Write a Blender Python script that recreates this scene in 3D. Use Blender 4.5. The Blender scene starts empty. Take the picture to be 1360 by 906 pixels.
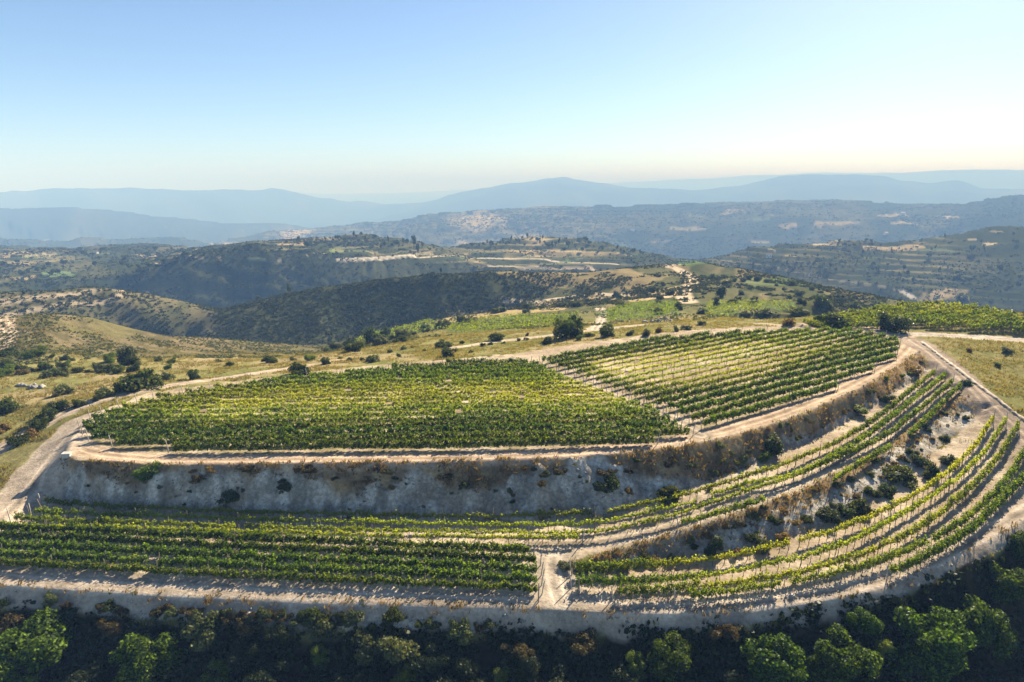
import bpy, math, random
import numpy as np
from mathutils import Vector
from mathutils.geometry import delaunay_2d_cdt

rng = np.random.default_rng(7)
random.seed(7)
R = math.radians
scene = bpy.context.scene
COL = scene.collection

# ------------------------------------------------------------------ tunables
CAM_H = 37.0
PITCH = R(12.6)
FPX = 907.0
SUN_AZ, SUN_EL = R(33), R(32)
SUN_STRENGTH = 5.0
SKY_STRENGTH = 0.05
EXPOSURE = 1.8
HAZE = 3.5e-4

# ------------------------------------------------------------------ camera maths
CP, SP = math.cos(PITCH), math.sin(PITCH)
def raydir(px, py):
    a = (np.asarray(px, float)-680)/FPX
    b = (453-np.asarray(py, float))/FPX
    return a, CP+b*SP, -SP+b*CP
def at_z(px, py, z):
    dx, dy, dz = raydir(px, py)
    t = (z-CAM_H)/dz
    return dx*t, dy*t, z
def at_D(px, py, D):
    dx, dy, dz = raydir(px, py)
    t = D/math.hypot(dx, dy)
    return dx*t, dy*t, CAM_H+dz*t
def hid(px, z, D):
    dx, dy, dz = raydir(px, 300)
    t = D/math.hypot(dx, dy)
    return dx*t, dy*t, z

# ------------------------------------------------------------------ noise
def _hash(ix, iy, seed):
    h = (ix.astype(np.int64)*374761393 + iy.astype(np.int64)*668265263 + seed*974711) & 0x7fffffff
    h = ((h ^ (h >> 13))*1274126177) & 0x7fffffff
    return ((h ^ (h >> 16)) & 0xffff)/65535.0
def vnoise(x, y, seed=0):
    ix = np.floor(x); iy = np.floor(y)
    fx = x-ix; fy = y-iy
    fx = fx*fx*fx*(fx*(fx*6-15)+10); fy = fy*fy*fy*(fy*(fy*6-15)+10)
    a = _hash(ix, iy, seed); b = _hash(ix+1, iy, seed)
    c = _hash(ix, iy+1, seed); d = _hash(ix+1, iy+1, seed)
    return (a+(b-a)*fx)*(1-fy)+(c+(d-c)*fx)*fy
def fbm(x, y, scale, octv=4, seed=0, gain=0.5):
    x = np.asarray(x, float)/scale; y = np.asarray(y, float)/scale
    s = np.zeros_like(x); amp = 1.0; tot = 0
    for o in range(octv):
        ca, sa = math.cos(o*1.1+.4), math.sin(o*1.1+.4)
        s += amp*vnoise((x*ca-y*sa)*2**o+17.3*o, (x*sa+y*ca)*2**o-9.1*o, seed+o*13)
        tot += amp; amp *= gain
    return s/tot                                   # about 0..1
def ss(a, b, x):
    t = np.clip((x-a)/(b-a), 0, 1)
    return t*t*(3-2*t)
def mix(a, b, t):
    return a+(b-a)*t

# ------------------------------------------------------------------ break lines of the land (traced, each at its own height or distance)
PX, PY, PZ = [], [], []
def line(pts, step=None):
    P = np.array(pts, float)
    for i in range(len(P)-1):
        L = np.hypot(*(P[i+1]-P[i])[:2])
        rr = np.hypot(*P[i][:2])
        n = max(1, int(L/(step or max(1.2, rr*0.014))))
        for k in range(n):
            q = P[i]+(P[i+1]-P[i])*k/n
            PX.append(q[0]); PY.append(q[1]); PZ.append(q[2])
    PX.append(P[-1][0]); PY.append(P[-1][1]); PZ.append(P[-1][2])
def zl(l, **k): line([at_z(*p) for p in l], **k)
def Dl(l, **k): line([at_D(*p) for p in l], **k)
def hl(l, **k): line([hid(*p) for p in l], **k)

BACK_EDGE = [(128,549,0),(200,521,0),(350,501,0),(480,487,0),(600,477,.2),(690,469,.4),(800,453,.8),(910,439,1.1),(1000,433.5,1.4),(1130,433,1.7),(1196,443,1.8)]
P0 = [(88,603,0),(100,611,0),(200,617,0),(400,615,0),(600,612,0),(760,607,.2),(900,595,.6),(1000,573,.9),(1080,546,1.2),(1150,512,1.5),(1200,482,1.7),(1221,468,1.7)]
P1 = [(66,660,-4.6),(150,676,-5.5),(400,684,-6),(600,689,-6),(790,686,-5.9),(880,660,-4.2),(1000,616,-2.6),(1100,572,-2.7),(1140,549,-2.2),(1180,527,-1.2),(1232,492,-.1)]
P2 = [(735,752,-6.7),(790,740,-6.3),(850,722,-5.6),(900,707,-5.1),(950,692,-4.3),(1060,655,-3.7),(1150,610,-3.4),(1230,550,-2.6),(1278,517,-.7)]
P3 = [(738,757,-6.85),(800,759,-7.2),(900,749,-7.7),(1000,732,-7.0),(1100,693,-6.3),(1200,634,-5.2),(1262,582,-4.1),(1308,549,-2.4)]
P4 = [(-300,740,-6.2),(-80,762,-6.5),(0,776,-6.8),(200,789,-7.2),(400,797,-7.3),(700,808,-7.5),(830,815,-7.9),(900,815,-8),(1000,809,-7.9),(1080,801,-7.7),(1200,773,-7.3),(1300,722,-6.6),(1360,690,-6.2),(1430,645,-5.8),(1520,600,-5.4)]
P5 = [(-300,768,-8.0),(0,806,-8.7),(200,822,-9.1),(400,836,-9.3),(620,841,-9.5),(800,836,-9.4),(1000,828,-8.9),(1200,792,-8.2),(1320,733,-7.5),(1400,690,-7),(1520,625,-6.4)]
TOUT = [(1222,456,1.9),(1270,491,1.0),(1320,530,-.6),(1360,560,-2),(1430,610,-4),(1520,660,-5)]
TIN = [(1236,476,1.3),(1262,494,.8),(1290,519,0),(1318,548,-1.5),(1345,575,-2.7),(1390,612,-4.0),(1450,660,-5.3)]
zl(BACK_EDGE); zl(P0); zl(P1); zl(P2); zl(P3); zl(P4); zl(P5); zl(TOUT); zl(TIN)
zl([(400,560,0),(700,540,.2),(900,500,.8),(1050,470,1.3),(1150,455,1.6)])
# mid terrace and left terrace interior
zl([(0,704,-5.7),(300,720,-6.4),(700,745,-6.6)]); zl([(830,704,-5.5),(1000,652,-3.3),(1150,585,-2.9),(1255,505,-.9)])
zl([(900,782,-7.8),(1100,748,-7.0),(1250,680,-6.1),(1330,620,-5.0)])
# left ramp and tracks
zl([(118,556,0),(96,580,-.4),(55,628,-2.4),(25,668,-4.0),(-12,698,-4.9),(-90,730,-5.4)])
zl([(20,700,-5.5),(50,672,-4.7)])
zl([(205,513,-.3),(130,530,-.6),(90,545,-1.2),(45,570,-2.2),(0,598,-3),(-80,640,-4.2),(-250,690,-5)])
zl([(60,590,-1.5),(20,640,-3.0),(-40,680,-4.3)])
zl([(0,540,-2.2),(-200,580,-3),(-500,640,-4)])
# grass strip behind the plateau and the land to the left
zl([(-400,500,-5),(0,505,-4.5),(120,505,-3.5),(230,500,-2.5),(400,485,-2.0)])
zl([(-400,468,-7),(0,466,-7),(100,472,-7),(200,482,-6),(300,482,-5.5),(400,479,-4.5),(430,471,-4.3),(560,453,-4.5),(700,441,-2.5),(800,434,-1),(900,428,0.2),(1000,424,.8),(1060,424,1.4)])
# right: dry grass triangle, road, far right vineyard
zl([(1210,438,2.1),(1360,447,2.4),(1520,456,2.6)]); zl([(1250,452,2.1),(1360,457,2.2),(1520,466,2.2)])
zl([(1330,490,.5),(1420,520,-1.0),(1520,560,-2.6)])
Dl([(1060,429,192),(1100,421,206),(1180,407,224),(1250,404,232),(1310,410,226),(1370,424,212),(1520,434,215)])
hl([(1080,-12,265),(1250,-16,300),(1400,-14,290),(1700,-12,290)])
# fields beyond the strip
Dl([(420,469,228),(520,449,240),(600,440,250),(700,433,255),(800,425,262),(900,418,272),(1000,415,280),(1075,413,268)])
Dl([(440,461,300),(520,438,310),(600,421,322),(700,409,340),(800,400,352),(900,391,372),(1000,391,372),(1100,398,345)])
hl([(1180,-34,330),(1300,-42,360),(1500,-45,360)])
# brown hill on the left
Dl([(-400,432,250),(-150,426,255),(0,421,262),(60,413,270),(120,419,276),(200,441,274),(300,461,262),(400,474,242)])
hl([(-300,-45,340),(0,-46,340),(150,-50,350),(250,-54,360),(330,-55,365)])
# second hill
Dl([(-300,384,480),(0,386,485),(60,382,490),(130,377,500),(200,387,512),(250,401,520),(300,417,530)])
hl([(-300,-52,410),(0,-55,415),(120,-58,425),(230,-64,445)])
hl([(-300,-92,600),(0,-97,610),(150,-107,630)])
# dark hill
Dl([(236,437,444),(300,450,418),(360,458,402),(420,458,398)]); hl([(480,-57,402),(560,-55,412),(640,-50,434),(700,-42,455)])
Dl([(238,435,452),(290,413,464),(330,401,466),(390,388,468),(450,376,470),(520,368,476),(580,364,474),(650,358,495),(740,360,520),(820,357,540),(870,352,560),(930,349,570),(990,357,540),(1060,374,500),(1120,386,470)])
hl([(200,-112,610),(350,-112,620),(500,-107,650),(650,-98,680),(800,-88,720),(950,-85,720),(1050,-105,700)])
# shaded ridge behind
Dl([(-300,380,755),(0,377,768),(100,373,780),(152,366,790),(210,349,800),(257,336,812),(338,333,822),(420,335,830),(500,342,842),(560,346,852),(650,350,880),(750,352,900),(850,353,905)])
hl([(-300,-88,705),(0,-92,720),(150,-102,738),(300,-110,728),(450,-108,735),(600,-102,770),(750,-96,805),(850,-93,830)])
Dl([(338,325,1000),(420,318,1050),(480,312,1060),(540,321,1070),(580,331,1085),(610,328,1110),(700,312,1150),(760,314,1155),(820,325,1150),(870,341,1150)])
Dl([(-300,330,1900),(0,328,1900),(100,326,1700),(200,328,1500),(275,327,1300)])
hl([(-300,-185,2400),(0,-185,2400),(300,-200,1650),(500,-200,1500),(700,-205,1500),(900,-200,1400)])
Dl([(-300,321,3000),(0,319,3000),(100,318,3000),(230,318,3000),(285,323,3000)])
hl([(-400,-330,3900),(0,-330,3900),(300,-300,3700)])
Dl([(-300,270,5000),(0,277,5000),(50,274,5000),(100,272,5000),(180,278,5000),(280,290,5000),(380,298,5000),(430,305,5000)])
hl([(-500,-360,7000),(0,-360,7000),(400,-370,7000)])
Dl([(-400,260,9000),(-100,258,9000),(0,256,9000),(60,253,9000),(110,250,9000),(140,252,9000),(200,252,9000),(330,250.5,9000),(370,252,9000),(400,259,9200),(435,268,9800),(455,275,10200)])
# right middle hill
hl([(1000,-125,850),(1200,-125,850),(1400,-122,850),(1700,-120,850)])
Dl([(930,350,1000),(1000,366,1000),(1130,376,990),(1210,392,950),(1290,402,930),(1400,410,930)])
Dl([(900,345,1180),(960,337,1200),(1010,325,1210),(1060,318,1220),(1120,315,1240),(1180,320,1270),(1240,310,1300),(1300,303,1330),(1360,299,1340),(1600,290,1400)])
hl([(900,-205,1700),(1100,-205,1750),(1300,-200,1800),(1700,-190,1800)])
# blue ridges
Dl([(385,312,3500),(440,303,3500),(500,291,3450),(540,287,3400),(580,286,3400)])
Dl([(560,305,2900),(600,296,2950),(650,291,3000),(720,284,3200),(800,276,3300),(860,270,3400),(930,268,3500),(1000,266,3600),(1070,268,3600),(1140,262,3600),(1200,270,3500),(1270,270,3400),(1360,262,3300),(1700,255,3300)])
hl([(500,-230,2500),(800,-235,2050),(1000,-235,2050),(1200,-225,2150),(1700,-210,2200)])
Dl([(700,312,2650),(850,303,2700),(950,297,2720),(1050,296,2720),(1150,297,2700),(1360,292,2700),(1700,288,2700)])
hl([(400,-350,6000),(700,-350,5600),(1000,-340,5600),(1700,-330,5600)])
Dl([(440,292,8000),(490,281,8600),(560,269,9000),(620,256,9000),(680,241,9000),(720,235,9000),(750,231,9000),(775,235,9000),(800,243,9000),(850,247,9000),(900,249,9000),(961,250,9000),(1000,243,9000),(1040,235,9000),(1076,232,9000),(1120,233,9000),(1170,232,9000),(1210,240,9000),(1238,246,9000),(1275,241,9000),(1300,250,9000),(1360,248,9000),(1700,246,9000)], step=120)
hl([(-500,-400,11500),(400,-400,11500),(1000,-350,11000),(1800,-350,11000)])
Dl([(700,254,16500),(800,243,16500),(900,236,16500),(1000,232,16500),(1100,229,16500),(1190,228,16500),(1260,233,16500)])
Dl([(1120,244,14000),(1190,233,14000),(1260,226,14000),(1320,224,14000),(1360,226,14000),(1700,230,14000)])
Dl([(250,256,20000),(340,251,20000),(430,258,20000),(500,257,20000),(580,253,20000),(650,250,20000),(700,252,20000)])
hl([(-900,-420,25000),(0,-420,24500),(700,-420,24500),(1400,-420,24500),(2200,-420,25000)])
# under and beside the drone
P5a = np.array([at_z(*p) for p in P5]); r5a = np.hypot(P5a[:,0], P5a[:,1])
for back, dz in ((6,-5.5),(13,-11.5),(24,-19)):
    line(np.concatenate([P5a[:,:2]*(1-back/r5a)[:,None], P5a[:,2:]+dz], 1))
for D, z in ((14,-42),(26,-36)):
    hl([(-1400,z,D),(-400,z,D),(200,z,D),(700,z,D),(1200,z,D),(1800,z,D),(2800,z,D)])
for az in (-62, 62):
    for D, z in ((70,-9),(100,-6),(140,-5),(180,-4 if az<0 else 2),(230,-8),(300,-25),(400,-45),(600,-80),(850,-110),(1300,-60),(2400,-190),(4000,-260),(7000,-300),(11000,-330),(25000,-420)):
        PX.append(D*math.sin(R(az))); PY.append(D*math.cos(R(az))); PZ.append(z)
for az in (-62, 62):
    for D, z in ((14,-42),(26,-36),(45,-20)):
        PX.append(D*math.sin(R(az))); PY.append(D*math.cos(R(az))); PZ.append(z)

PX = np.array(PX); PY = np.array(PY); PZ = np.array(PZ)
AZK = 1.0
A_ = np.arctan2(PX, PY)*AZK; L_ = np.log(np.hypot(PX, PY))
keep = (np.abs(A_) < R(63))
A_, L_, PZ = A_[keep], L_[keep], PZ[keep]
key = np.round(np.stack([A_, L_], 1)/4e-4).astype(np.int64)
_, first = np.unique(key, axis=0, return_index=True)
A_, L_, PZ = A_[first], L_[first], PZ[first]
res = delaunay_2d_cdt([Vector((a, l)) for a, l in zip(A_.tolist(), L_.tolist())], [], [], 0, 1e-6)
tv = np.array([v[:] for v in res[0]]); tz = np.array([PZ[o[0]] if len(o) else 0.0 for o in res[3]])
tris = [f for f in res[2]]

# ------------------------------------------------------------------ polar sheet of ground, finer near the place
AZ = np.linspace(R(-52), R(54), 1250)
rl = [15.0]
while rl[-1] < 25000:
    r = rl[-1]
    rl.append(r+max(0.26, 0.2*(r/90)**1.45))
RR = np.array(rl); NR, NA = len(RR), len(AZ)
LR = np.log(RR)
print('grid', NR, NA, NR*NA, 'tin pts', len(PZ), 'tris', len(tris))
Z = np.full((NR, NA), np.nan)
daz = AZ[1]-AZ[0]
for t in tris:
    a = tv[list(t)]; z = tz[list(t)]
    c0 = max(0, int((a[:,0].min()-AZ[0])/daz)); c1 = min(NA-1, int((a[:,0].max()-AZ[0])/daz)+1)
    if c1 < c0: continue
    r0 = np.searchsorted(LR, a[:,1].min()); r1 = np.searchsorted(LR, a[:,1].max())
    if r1 <= r0: continue
    x = AZ[None, c0:c1+1]; y = LR[r0:r1, None]
    (x0,y0),(x1,y1),(x2,y2) = a
    det = (y1-y2)*(x0-x2)+(x2-x1)*(y0-y2)
    if abs(det) < 1e-14: continue
    w0 = ((y1-y2)*(x-x2)+(x2-x1)*(y-y2))/det
    w1 = ((y2-y0)*(x-x2)+(x0-x2)*(y-y2))/det
    w2 = 1-w0-w1
    m = (w0 >= -1e-6)&(w1 >= -1e-6)&(w2 >= -1e-6)
    sub = Z[r0:r1, c0:c1+1]
    sub[m] = (w0*z[0]+w1*z[1]+w2*z[2])[m]
# fill leftovers from the neighbours
for i in range(NR):
    bad = np.isnan(Z[i])
    if bad.all(): Z[i] = Z[i-1] if i else -30
    elif bad.any():
        Z[i, bad] = np.interp(AZ[bad], AZ[~bad], Z[i, ~bad])
def blur(Zm, k, ax):
    p = [(0,0),(0,0)]; p[ax] = (k, k)
    Q = np.pad(Zm, p, mode='edge')
    c = np.cumsum(np.insert(Q, 0, 0, axis=ax), axis=ax)
    n = 2*k+1
    return ((c[n:]-c[:-n]) if ax == 0 else (c[:,n:]-c[:,:-n]))/n
nearblur = blur(blur(Z, 1, 0), 2, 1)
farblur = blur(blur(blur(blur(Z, 3, 0), 6, 1), 2, 0), 5, 1)
X = RR[:,None]*np.sin(AZ)[None,:]; Y = RR[:,None]*np.cos(AZ)[None,:]
rr = np.broadcast_to(RR[:,None], Z.shape)
mtnblur = blur(blur(blur(Z, 1, 0), 4, 1), 3, 1)
Z = mix(mix(nearblur, farblur, ss(215, 330, rr)), mtnblur, ss(1800, 3000, rr))
# relief
hillm = ss(205, 380, rr)
amp = np.interp(np.log(rr), np.log([60,200,350,600,1100,2500,5000,9000,20000]), [.05,.25,2.2,4.5,7,26,60,85,40])
wav = np.interp(np.log(rr), np.log([60,200,350,600,1100,2500,5000,9000,20000]), [12,20,60,90,140,330,700,1000,2000])
def relief(x, y):
    out = np.zeros_like(x); wsum = np.zeros_like(x)
    for wv in (14, 30, 70, 150, 350, 800, 1700):
        w = np.exp(-((np.log(wav)-math.log(wv))/.55)**2)
        n = fbm(x, y, wv, 5, seed=int(wv))
        rid = 1-np.abs(2*fbm(x, y, wv*1.15, 4, seed=int(wv)+5)-1)
        out += w*((n-.5)*1.2+(rid-.75)*.9); wsum += w
    return out/wsum
REL = relief(X, Y)
Z = Z + amp*REL*1.25 + ss(4000,6000,rr)*(fbm(X, Y, 420, 3, 77)-.5)*34 + ss(420,520,rr)*(1-ss(4000,6000,rr))*(fbm(X, Y, 36, 3, 78)-.5)*np.interp(rr,[400,1200,4000],[1.5,3.0,9.0])
# stepped old terraces on the hills
step = np.interp(rr, [300, 700, 1300, 3500, 6000], [3.0, 5.0, 6.5, 13.0, 20.0])
ph = (Z+2.0*(fbm(X, Y, 60, 3, 91)-.5))/step
fr = ph-np.floor(ph)
ter = (ss(.0, .28, fr)-fr)*step
terw = ss(560, 720, rr)*(1-ss(4200, 6000, rr))*ss(.35, .55, fbm(X, Y, 260, 3, 92))
Z = Z + ter*terw*.75
TERR = fr

def grid_at(F, x, y):
    az = np.arctan2(x, y); r = np.hypot(x, y)
    fi = np.interp(r, RR, np.arange(NR)); fj = (az-AZ[0])/daz
    i = np.clip(fi.astype(int), 0, NR-2); j = np.clip(np.floor(fj).astype(int), 0, NA-2)
    u = np.clip(fi-i, 0, 1); v = np.clip(fj-j, 0, 1)
    return (F[i,j]*(1-u)+F[i+1,j]*u)*(1-v)+(F[i,j+1]*(1-u)+F[i+1,j+1]*u)*v
def gz(x, y):
    return grid_at(Z, np.asarray(x, float), np.asarray(y, float))
def hit(px, py):
    """where the sight line through a traced point first meets the ground"""
    dx, dy, dz = (float(v) for v in raydir(px, py))
    h = math.hypot(dx, dy)
    zz = CAM_H+RR*dz/h
    g = gz(RR*dx/h, RR*dy/h)
    k = np.nonzero((zz <= g)&(RR > 40))[0]
    if len(k) == 0: return None
    k = k[0]
    if k == 0: D = RR[0]
    else:
        a, b = zz[k-1]-g[k-1], zz[k]-g[k]
        D = RR[k-1]+(RR[k]-RR[k-1])*(a/(a-b) if a > b else 1)
    return np.array([D*dx/h, D*dy/h])
def trace(pts):
    return np.array([h for h in (hit(*p) for p in pts) if h is not None])

# ------------------------------------------------------------------ distance to lines, inside polygons (world)
def dist_line(x, y, P):
    best = np.full(x.shape, 1e9)
    for a, b in zip(P[:-1], P[1:]):
        d = b-a; L2 = max(d@d, 1e-9)
        t = np.clip(((x-a[0])*d[0]+(y-a[1])*d[1])/L2, 0, 1)
        best = np.minimum(best, np.hypot(x-a[0]-t*d[0], y-a[1]-t*d[1]))
    return best
def inside(x, y, P):
    c = np.zeros(x.shape, bool)
    n = len(P)
    for i in range(n):
        x0, y0 = P[i]; x1, y1 = P[(i+1)%n]
        m = ((y0 > y) != (y1 > y))
        c ^= m & (x < (x1-x0)*(y-y0)/((y1-y0) if y1 != y0 else 1e-9)+x0)
    return c
def smooth_line(P, it=2):
    for _ in range(it):
        Q = [P[0]]
        for a, b in zip(P[:-1], P[1:]):
            Q += [a*.75+b*.25, a*.25+b*.75]
        Q.append(P[-1]); P = np.array(Q)
    return P

# ------------------------------------------------------------------ ground colour (soil, chalk, grass, scrub; shade is mixed into the darkest tones)
NI = int(np.searchsorted(RR, 420))
xn, yn, zn = X[:NI], Y[:NI], Z[:NI]
C = np.zeros((NR, NA, 4))
def c3(*v): return np.array(v)
def lay(m, col, sl=slice(None)):
    if m.ndim == 2: m = m[..., None]
    C[sl, :, :3] = mix(C[sl, :, :3], np.asarray(col), m)
n1 = fbm(X, Y, np.maximum(9, wav*.35), 5, 3)
n2 = fbm(X, Y, np.maximum(3, wav*.12), 4, 4)
n3 = fbm(X, Y, np.maximum(40, wav*1.4), 4, 5)
# slope
dzr = np.gradient(Z, axis=0)/np.gradient(RR)[:,None]
dza = np.gradient(Z, axis=1)/(daz*rr)
slope = np.hypot(dzr, dza)
scrubc = c3(.062,.070,.030); olive = c3(.100,.100,.048); tan = c3(.20,.165,.095); straw = c3(.42,.33,.13)
C[..., :3] = olive
lay(ss(.42,.60,n2), scrubc)
lay(ss(.56,.70,n1)*.8, tan)
# dry terrace treads and shrubby risers on the hills
tt = ss(560,700,rr)
lay(tt*.85, mix(c3(.036,.046,.021), c3(.075,.078,.038), ss(.4,.65,n1)[...,None]))
lay(tt*ss(.60,.80,TERR)*ss(.46,.62,n3)*.75, c3(.19,.17,.088))
lay(tt*(1-ss(.10,.34,TERR))*.8, c3(.045,.055,.028))
lay(tt*ss(.64,.70,n3)*ss(.48,.62,n1)*(1-ss(.30,.45,slope))*.8, c3(.36,.29,.17))
lay(ss(4000,5200,rr)*.9, c3(.036,.046,.028))
lay(ss(4000,5200,rr)*ss(.50,.66,n1)*.35, c3(.13,.115,.075))
maquis_shade = ss(370,420,rr)*(1-ss(2000,2600,rr))*ss(.22,.36,blur(blur(slope,3,0),6,1))*(1-ss(R(2),R(12),np.broadcast_to(AZ[None,:],Z.shape))*ss(900,1000,rr)*.5)*(1-.75*ss(360,420,rr)*(1-ss(560,580,rr))*(1-ss(R(-24),R(-22),np.broadcast_to(AZ[None,:],Z.shape))))
azq = np.broadcast_to(AZ[None,:],Z.shape)
maquis_shade = np.maximum(maquis_shade, .85*ss(388,402,rr)*(1-ss(480,505,rr))*ss(R(-25),R(-23),azq)*(1-ss(R(-1),R(4),azq)))
lay(maquis_shade*.9, mix(c3(.030,.040,.020), c3(.065,.072,.034), ss(.4,.65,n2)[...,None]))  # dark scrub tone, with the shade of the hill faces painted in
# near land: straw grass
near = 1-ss(240,330,rr)
strip = near*ss(.30,.5,fbm(X, Y, 14, 4, 21))
lay(near*.9, mix(c3(.225,.200,.085), c3(.165,.165,.060), ss(.4,.6,n1)[...,None]))
lay(near*ss(.52,.7,n2)*.7, c3(.125,.13,.045))
lay(near*ss(.60,.72,fbm(X, Y, 22, 3, 24))*.6, c3(.30,.235,.145))
# brown left hill and second hill
azg = np.broadcast_to(AZ[None,:], Z.shape)
bh = ss(205,235,rr)*(1-ss(330,350,rr))*(1-ss(R(-14),R(-8),azg))
lay(bh*.92, mix(c3(.085,.075,.040), c3(.145,.118,.070), ss(.45,.62,n2)[...,None]))
lay(bh*ss(.55,.66,n1)*.75, c3(.12,.11,.05))
sh = ss(360,420,rr)*(1-ss(560,580,rr))*(1-ss(R(-24),R(-22),azg))
lay(sh*.9, mix(c3(.070,.072,.038), c3(.120,.108,.062), ss(.42,.62,n2)[...,None]))
lay(sh*ss(.62,.70,fbm(X,Y,45,4,33))*.5, c3(.22,.185,.12))

def lown(P): return smooth_line(np.array(P), 2)
sl = slice(0, NI)
# chalky soil of plateau and terraces
poly_plateau = np.concatenate([trace([(p[0],p[1]) for p in P0]), trace([(p[0],p[1]) for p in BACK_EDGE[::-1]])])
poly_left = np.concatenate([trace([(p[0],p[1]) for p in P1[:5]]), trace([(735,752),(738,756)]), trace([(p[0],p[1]) for p in P4[:6]][::-1]), trace([(-40,700),(30,668)])])
poly_mid = np.concatenate([trace([(p[0],p[1]) for p in P1[4:]]), trace([(1252,482)]), trace([(p[0],p[1]) for p in P2[::-1]])])
poly_low = np.concatenate([trace([(p[0],p[1]) for p in P3]), trace([(1345,575),(1400,600),(1440,640)]), trace([(p[0],p[1]) for p in P4[5:14]][::-1])])
poly_track = np.concatenate([trace([(p[0],p[1]) for p in TOUT]), trace([(p[0],p[1]) for p in TIN[::-1]]), trace([(1222,466),(1208,448)])])
soil = np.zeros(xn.shape); jx = (fbm(xn, yn, 2.2, 3, 41)-.5)*2.2; jy = (fbm(xn, yn, 2.2, 3, 42)-.5)*2.2
for P in (poly_plateau, poly_left, poly_mid, poly_low, poly_track):
    soil = np.maximum(soil, inside(xn+jx, yn+jy, P).astype(float))
soilc = mix(c3(.34,.275,.205), c3(.44,.37,.29), ss(.35,.65,n1[sl])[...,None])
soilc = mix(soilc, c3(.23,.185,.125), (ss(.55,.75,n2[sl])*.6)[...,None])
lay(soil, soilc, sl)
# vineyard floors are a little weedier
BLOCK_A = [(103,572),(128,590),(200,600),(300,604),(500,605),(700,602),(850,594),(918,580),(868,549),(790,519),(715,489),(690,480),(600,486),(480,496),(350,510),(200,533),(128,557)]
BLOCK_B = [(712,481),(735,479),(800,463),(910,449),(1000,443),(1130,441),(1196,454),(1188,480),(1105,520),(1003,552),(940,573),(900,553),(810,517)]
BLOCK_C = [(1085,437),(1062,431),(1100,424),(1180,410),(1250,407),(1310,413),(1362,427),(1440,437),(1440,452),(1360,445),(1215,436)]
polyA, polyB, polyC = trace(BLOCK_A), trace(BLOCK_B), trace(BLOCK_C)
for P, w in ((polyA, .7), (polyB, .55), (polyC, .9)):
    lay(inside(xn+jx, yn+jy, P)*w*ss(.3,.55,n2[sl]), c3(.20,.17,.085), sl)
# banks: chalk face, dry orange grass fringe at the top
def bank(top, toe, strength, fringe):
    T, B = trace([(p[0],p[1]) for p in top]), trace([(p[0],p[1]) for p in toe])
    P = np.concatenate([T, B[::-1]])
    d0, d1 = dist_line(xn, yn, T), dist_line(xn, yn, B)
    ins = np.maximum(inside(xn, yn, P).astype(float), (1-ss(.0,.5,d0))*.9)
    f = d0/(d0+d1+1e-6)
    rock = mix(c3(.255,.24,.215), c3(.50,.475,.435), ss(.3,.7,fbm(xn, yn, 1.6, 4, 51))[...,None])
    rock = rock*(.80+.40*fbm(xn*1.0, yn*.22, 1.8, 4, 57))[...,None]
    rock = mix(rock, c3(.30,.25,.19), (ss(.55,.7,fbm(xn, yn, 4, 4, 52))*.6)[...,None])
    lay(ins*strength, rock, sl)
    C[sl, :, 3] = np.maximum(C[sl, :, 3], ins*strength)
    e = fringe+.55*(fbm(xn, yn, 5, 4, 53)-.5)+.35*(fbm(xn, yn, 1.3, 3, 54)-.5)
    fm = ins*(1-ss(e-.07, e+.07, f))
    lay(fm*.92, mix(c3(.15,.10,.055), c3(.28,.195,.10), ss(.35,.65,fbm(xn, yn, 1.5, 3, 55))[...,None]), sl)
    C[sl, :, 3] *= (1-fm)
    return ins, f
azn = azg[:NI]
fr_up = .26+.45*ss(R(6), R(20), azn)+.9*(fbm(xn, yn, 8, 3, 58)-.5)
insU, fU = bank(P0, P1, 1.0, fr_up)
insL, fL = bank(P2[1:], P3[1:], .95, .30+.25*(1-ss(R(4),R(12),azn)))
insF, fF = bank(P4, P5, .95, .12+.3*ss(R(6),R(14),azn))
# below the lowest bank: humus and scrub, blackened to carry the slope's shade
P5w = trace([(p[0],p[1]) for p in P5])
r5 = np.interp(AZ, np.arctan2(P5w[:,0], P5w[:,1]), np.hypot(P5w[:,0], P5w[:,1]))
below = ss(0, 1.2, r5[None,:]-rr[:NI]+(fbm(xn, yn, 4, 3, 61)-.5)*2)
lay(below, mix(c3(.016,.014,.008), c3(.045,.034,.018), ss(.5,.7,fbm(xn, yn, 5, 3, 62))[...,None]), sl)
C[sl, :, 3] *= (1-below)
# left rubble side
# ------------------------------------------------------------------ tracks
ROADS = []
def road(pts, w, col=(.53,.425,.325), soft=.35, keep=True, it=2):
    P = smooth_line(trace(pts), it)
    col = np.asarray(col)*.82
    d = dist_line(xn, yn, P)
    wob = w+(fbm(xn, yn, 3.5, 3, 71)-.5)*1.1
    m = 1-ss(wob-soft, wob+soft, d)
    ruts = np.maximum(1-np.abs(d-.8)/.35, 0)
    col2 = np.asarray(col)*(0.72+.40*np.clip(ruts,0,1)-.22*np.clip(1-d/.35,0,1)+.50*(fbm(xn, yn, 2.5, 4, 72)-.5))[...,None]
    lay(m, col2, sl)
    C[sl, :, 3] *= (1-m)
    if keep: ROADS.append(m)
    return P
ring = road([(112,560),(100,585),(118,600),(190,609),(300,610),(450,610),(600,608),(760,602),(880,589),(965,571),(1045,546),(1112,520),(1165,492),(1198,470),(1208,455),(1206,446)], 1.75, (.60,.46,.34))
road([(690,479),(745,497),(810,523),(870,550),(930,578)], 1.9, (.50,.42,.33))
road([(1095,436),(1140,434),(1190,440),(1210,446)], 2.0)
road([(1206,444),(1260,445),(1320,449),(1420,456)], 2.6, (.62,.55,.47))
road([(1212,452),(1240,470),(1275,500),(1310,535),(1345,570),(1400,612)], 3.0, (.46,.375,.30))
road([(118,556),(98,576),(72,606),(48,640),(22,672),(-10,700),(-80,735)], 4.3, (.64,.53,.42))
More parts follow.
